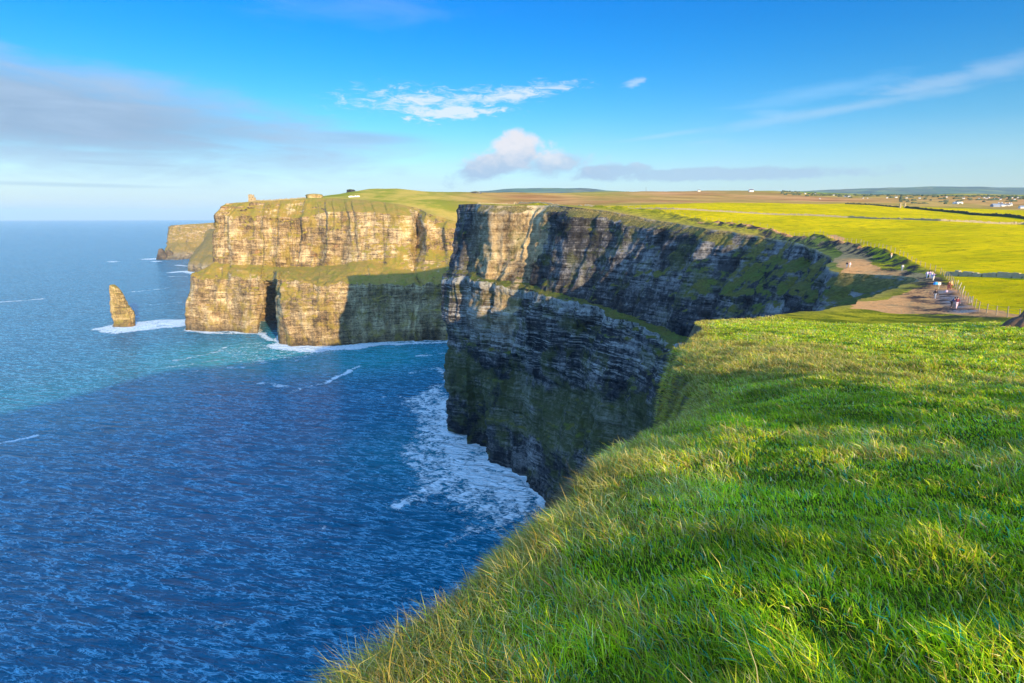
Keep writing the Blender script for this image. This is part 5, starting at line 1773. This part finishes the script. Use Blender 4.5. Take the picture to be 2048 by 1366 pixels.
# white notice on a post, blue rucksack set down, pink bag
p = G(1877, 578, 60, 200)
sg_ = empty('notice_board', p, R(12))
tag(sg_, 'small white notice board on a yellowish post beside the worn earth', 'sign')
b_ = MB(); b_.tube((0, 0, -0.2), (0, 0, 0.75), 0.06, 0.05, 8); b_.build('post', M['pale_wood'], sg_)
b_ = MB(); b_.box((0, -0.03, 0.95), (0.62, 0.05, 0.46)); b_.build('board', M['plaster'], sg_)
for nm, px_, py_, lab, cl_, sz in (('rucksack', 1871, 569, 'bright blue rucksack lying on the grass in front of the group', blue, (0.75, 0.45, 0.5)), ('bag', 1893, 584, 'pale pink bag on the ground at the feet of the two people by the bank', pink, (0.42, 0.28, 0.34))):
    p = G(px_, py_, 60, 200)
    b_ = MB()
    b_.box((0, 0, sz[2] * .45), sz, 0.3, 0.75)
    b_.box((0.02, -sz[1] * .5, sz[2] * .35), (sz[0] * .6, sz[1] * .3, sz[2] * .5), 0.3, 0.8)
    b_.tube((-sz[0] * .15, 0, sz[2] * .9), (sz[0] * .15, 0, sz[2] * .9), 0.03, None, 6)
    o = b_.build(nm, cloth('cloth_' + cl_[0], cl_[1]))
    o.location = p
    bv = o.modifiers.new('round', 'BEVEL'); bv.width = 0.05; bv.segments = 2
    tag(o, lab, 'bag')

# clod of dark earth and turf at the right edge of the near slope
p = G(2040, 655, 25, 60)
o = stack_mesh('earth_mound', [(-0.8, -0.9, 1.3), (0.0, -0.85, 1.2), (0.4, -0.6, 1.0), (0.7, -0.3, 0.8), (0.85, 0.0, 0.5)], plain('dark_soil', (0.10, 0.06, 0.04), 1.0, 0.6, 3.0, 0.05), 501, 24, 40, 0.7, 2.2)
o.location = p + Vector((0, 0, -0.05))
tag(o, 'dark brown mound of bare soil at the right edge of the near grass slope', 'mound')


# ------------------------------------------------------------------ farmhouses on the plain
def house(name, loc, rz, L_, D_, H_, wall, roof, label, group, chim=True):
    r_ = empty(name, loc, rz)
    tag(r_, label, 'house' if name == 'farmhouse' else 'barn', group)
    b1 = MB()
    b1.box((0, 0, H_ / 2 - 1), (L_, D_, H_ + 2))
    rh = D_ * 0.42
    b1.add([(-L_ / 2, -D_ / 2, H_), (-L_ / 2, D_ / 2, H_), (-L_ / 2, 0, H_ + rh * .97), (L_ / 2, -D_ / 2, H_), (L_ / 2, D_ / 2, H_), (L_ / 2, 0, H_ + rh * .97)], [(0, 2, 1), (3, 4, 5)])
    b1.build('wall', wall, r_)
    b2 = MB()
    o_ = 0.4
    for s_ in (-1, 1):
        a = [(-L_ / 2 - o_, s_ * (D_ / 2 + o_), H_ - 0.3), (L_ / 2 + o_, s_ * (D_ / 2 + o_), H_ - 0.3), (L_ / 2 + o_, 0, H_ + rh), (-L_ / 2 - o_, 0, H_ + rh)]
        b2.add(a + [(x, y, z + 0.25) for x, y, z in a], [(0, 1, 2, 3), (4, 7, 6, 5), (0, 4, 5, 1), (1, 5, 6, 2), (2, 6, 7, 3), (3, 7, 4, 0)])
    rf = b2.build('roof', roof, r_)
    if chim:
        b3 = MB()
        for s_ in (-1, 1):
            b3.box((s_ * (L_ / 2 - 0.8), 0, H_ + rh + 0.5), (1.1, 1.1, 2.0))
        b3.build('chimney', wall, rf)
        for wx2 in (-0.3, 0.0, 0.3):
            b4 = MB()
            b4.box((wx2 * L_, -D_ / 2 - 0.03, H_ * .5 if wx2 else H_ * .38), (1.1, 0.12, 1.3 if wx2 else 2.1))
            b4.build('window' if wx2 else 'door', M['dark_gap'], r_)
    return r_


H0 = None
GRP = 'white farmhouses scattered over the distant plain'
for i, (px_, py_, k) in enumerate([(1792, 395.5, 1.1), (1813, 396.5, 1), (1774, 396, .8), (1839, 397, 1), (1850, 398, .8), (1893, 394.5, .8), (1927, 397.5, 1), (1958, 397.5, .7), (1968, 396, .8), (1973, 397.5, 1),
                                   (1978, 395.5, .8), (1989, 399, .9), (2000, 399.5, 1.1), (2018, 399, .8), (2024, 396, .8), (2029, 399.5, .8), (2035, 396, .9), (2043, 396, .9), (1726, 397, .8), (1735, 397, .7),
                                   (1610, 387.5, .9), (1630, 388.5, .8), (1668, 391, .9), (1690, 394, 1), (1698, 394, 1.2), (1640, 398, .7), (2060, 397, 1), (2085, 401, 1)]):
    p = G(px_, py_, 900, 3300)
    if H0 is None:
        H0 = house('farmhouse', p, R(10), 14, 8, 5, M['plaster'], M['slate'], 'small white farmhouse far off on the plain below the blue hills', GRP)
        o = H0
    else:
        o = copy_tree(H0)
        o.location = p
    s_ = p[1] / 2500 * k * 0.6
    o.scale = (s_, s_, s_)
    o.rotation_euler = (0, 0, R(random.uniform(-40, 40)))
for px_, py_, lab, k in ((1502, 383.6, 'white farmhouse standing alone on the rim of the brown moor', 1.3), (1398, 382.6, 'tiny white house low on the skyline of the brown moor', 0.8)):
    p = G(px_, py_, 1200, 3300)
    o = copy_tree(H0)
    o.location = p
    s_ = p[1] / 2500 * k
    o.scale = (s_, s_, s_)
    tag(o, lab, 'house')
for px_, py_, L_, D_, H_, wl, rf_, rz_, lab in ((1990, 413.5, 26, 13, 5, 'tin', 'tin', 5, 'long dark tin barn at the left end of the farmyard'), (2000, 410.5, 13, 8, 5, 'plaster', 'slate', -10, 'white farmhouse behind the dark tin barn'),
                                          (2004, 412.5, 15, 9, 4, 'plaster', 'tin', 12, 'low white shed beside the dark tin barn'), (2014, 412.5, 14, 9, 5, 'plaster', 'slate', -20, 'white gabled house in the middle of the farmyard'),
                                          (2020, 411.5, 12, 8, 5.5, 'plaster', 'tin', 15, 'bright white house at the right end of the farmyard'), (2044, 416.5, 20, 11, 4, 'plaster', 'tin', 0, 'white shed with a grey roof at the right edge of the picture'),
                                          (1909, 407.5, 11, 7, 3.5, 'plaster', 'tin', 10, 'small pale shed left of the low white barn on the plain'), (1919, 408, 18, 8, 3.5, 'plaster', 'plaster', -5, 'low long white barn on the plain right of the lane')):
    p = G(px_, py_, 900, 3300)
    k = p[1] / 1300 * 0.62
    nm = 'farmhouse' if 'house' in lab and 'shed' not in lab else 'barn'
    o = house(nm, p, R(rz_), L_ * k, D_ * k, H_ * k, M[wl], M[rf_], lab, 'buildings of the farm on the plain', nm == 'farmhouse')

# slender mast on the moor
p = G(1292, 381.5, 1200, 2600)
ms_ = empty('radio_mast', p)
tag(ms_, 'thin grey mast on the skyline of the brown moor', 'mast')
b_ = MB(); b_.tube((0, 0, -1), (0, 0, 13), 0.55, 0.3, 6); b_.build('pole', M['wire'], ms_)
b_ = MB()
for z_ in (7, 9.5, 12):
    b_.tube((-1.3, 0, z_), (1.3, 0, z_), 0.2, None, 5)
b_.build('crossbar', M['wire'], ms_)

# hedges and shelter belts on the plain, too many and too far to count
hv, hf = [], []
for i in range(420):
    px_ = random.uniform(1560, 2090)
    t_ = random.random()
    py_ = np.interp(px_, [1560, 1700, 1850, 2090], [388, 392, 393.5, 397.5]) + random.gauss(0, 1.6) if t_ < .75 else random.uniform(398, 409)
    if px_ < 1800 and t_ >= .75:
        continue
    hv.append((px_, py_))
# one look-up of the ground for all of them
V_, F_ = [], []
cu_, cu_f = [], []
for px_, py_ in hv:
    u = 683 - py_
    wy = F * CT + u * ST
    a, s_ = (px_ - 1024) / wy, (u * CT - F * ST) / wy
    Ys = np.geomspace(950, 3300, 26)
    g_ = h_raw(a * Ys, Ys) - (CAMH + s_ * Ys)
    k_ = np.where(g_ >= 0)[0]
    if len(k_) == 0:
        continue
    Y = Ys[int(k_[0])]
    cu_.append((a * Y, Y))
cu_ = np.array(cu_)
cz = height(cu_[:, 0], cu_[:, 1])
for (x_, y_), z_ in zip(cu_, cz):
    w_, hgt_ = random.uniform(4, 15), random.uniform(2.5, 5)
    nv = 12
    b0 = len(V_)
    for lev, (rz_, zz_) in enumerate(((1.0, -1), (1.1, .35), (.75, .8))):
        for i in range(nv):
            t_ = 2 * math.pi * i / nv
            q = rz_ * random.uniform(.7, 1.25)
            V_.append((x_ + w_ * .5 * q * math.cos(t_), y_ + 4 * q * math.sin(t_), z_ + hgt_ * zz_ * random.uniform(.75, 1.2) if lev else z_ - 2))
    V_.append((x_, y_, z_ + hgt_ * random.uniform(.8, 1.1)))
    for lev in range(2):
        for i in range(nv):
            j = (i + 1) % nv
            F_.append((b0 + lev * nv + i, b0 + lev * nv + j, b0 + (lev + 1) * nv + j))
            F_.append((b0 + lev * nv + i, b0 + (lev + 1) * nv + j, b0 + (lev + 1) * nv + i))
    for i in range(nv):
        F_.append((b0 + 2 * nv + i, b0 + 2 * nv + (i + 1) % nv, b0 + 3 * nv))
M['hedge'] = plain('hedge_leaves', (0.07, 0.085, 0.04), 1.0, 0.5, 0.2)
tag(mesh_obj('hedgerows', np.array(V_), np.array(F_), M['hedge'], smooth=False), kind='stuff')
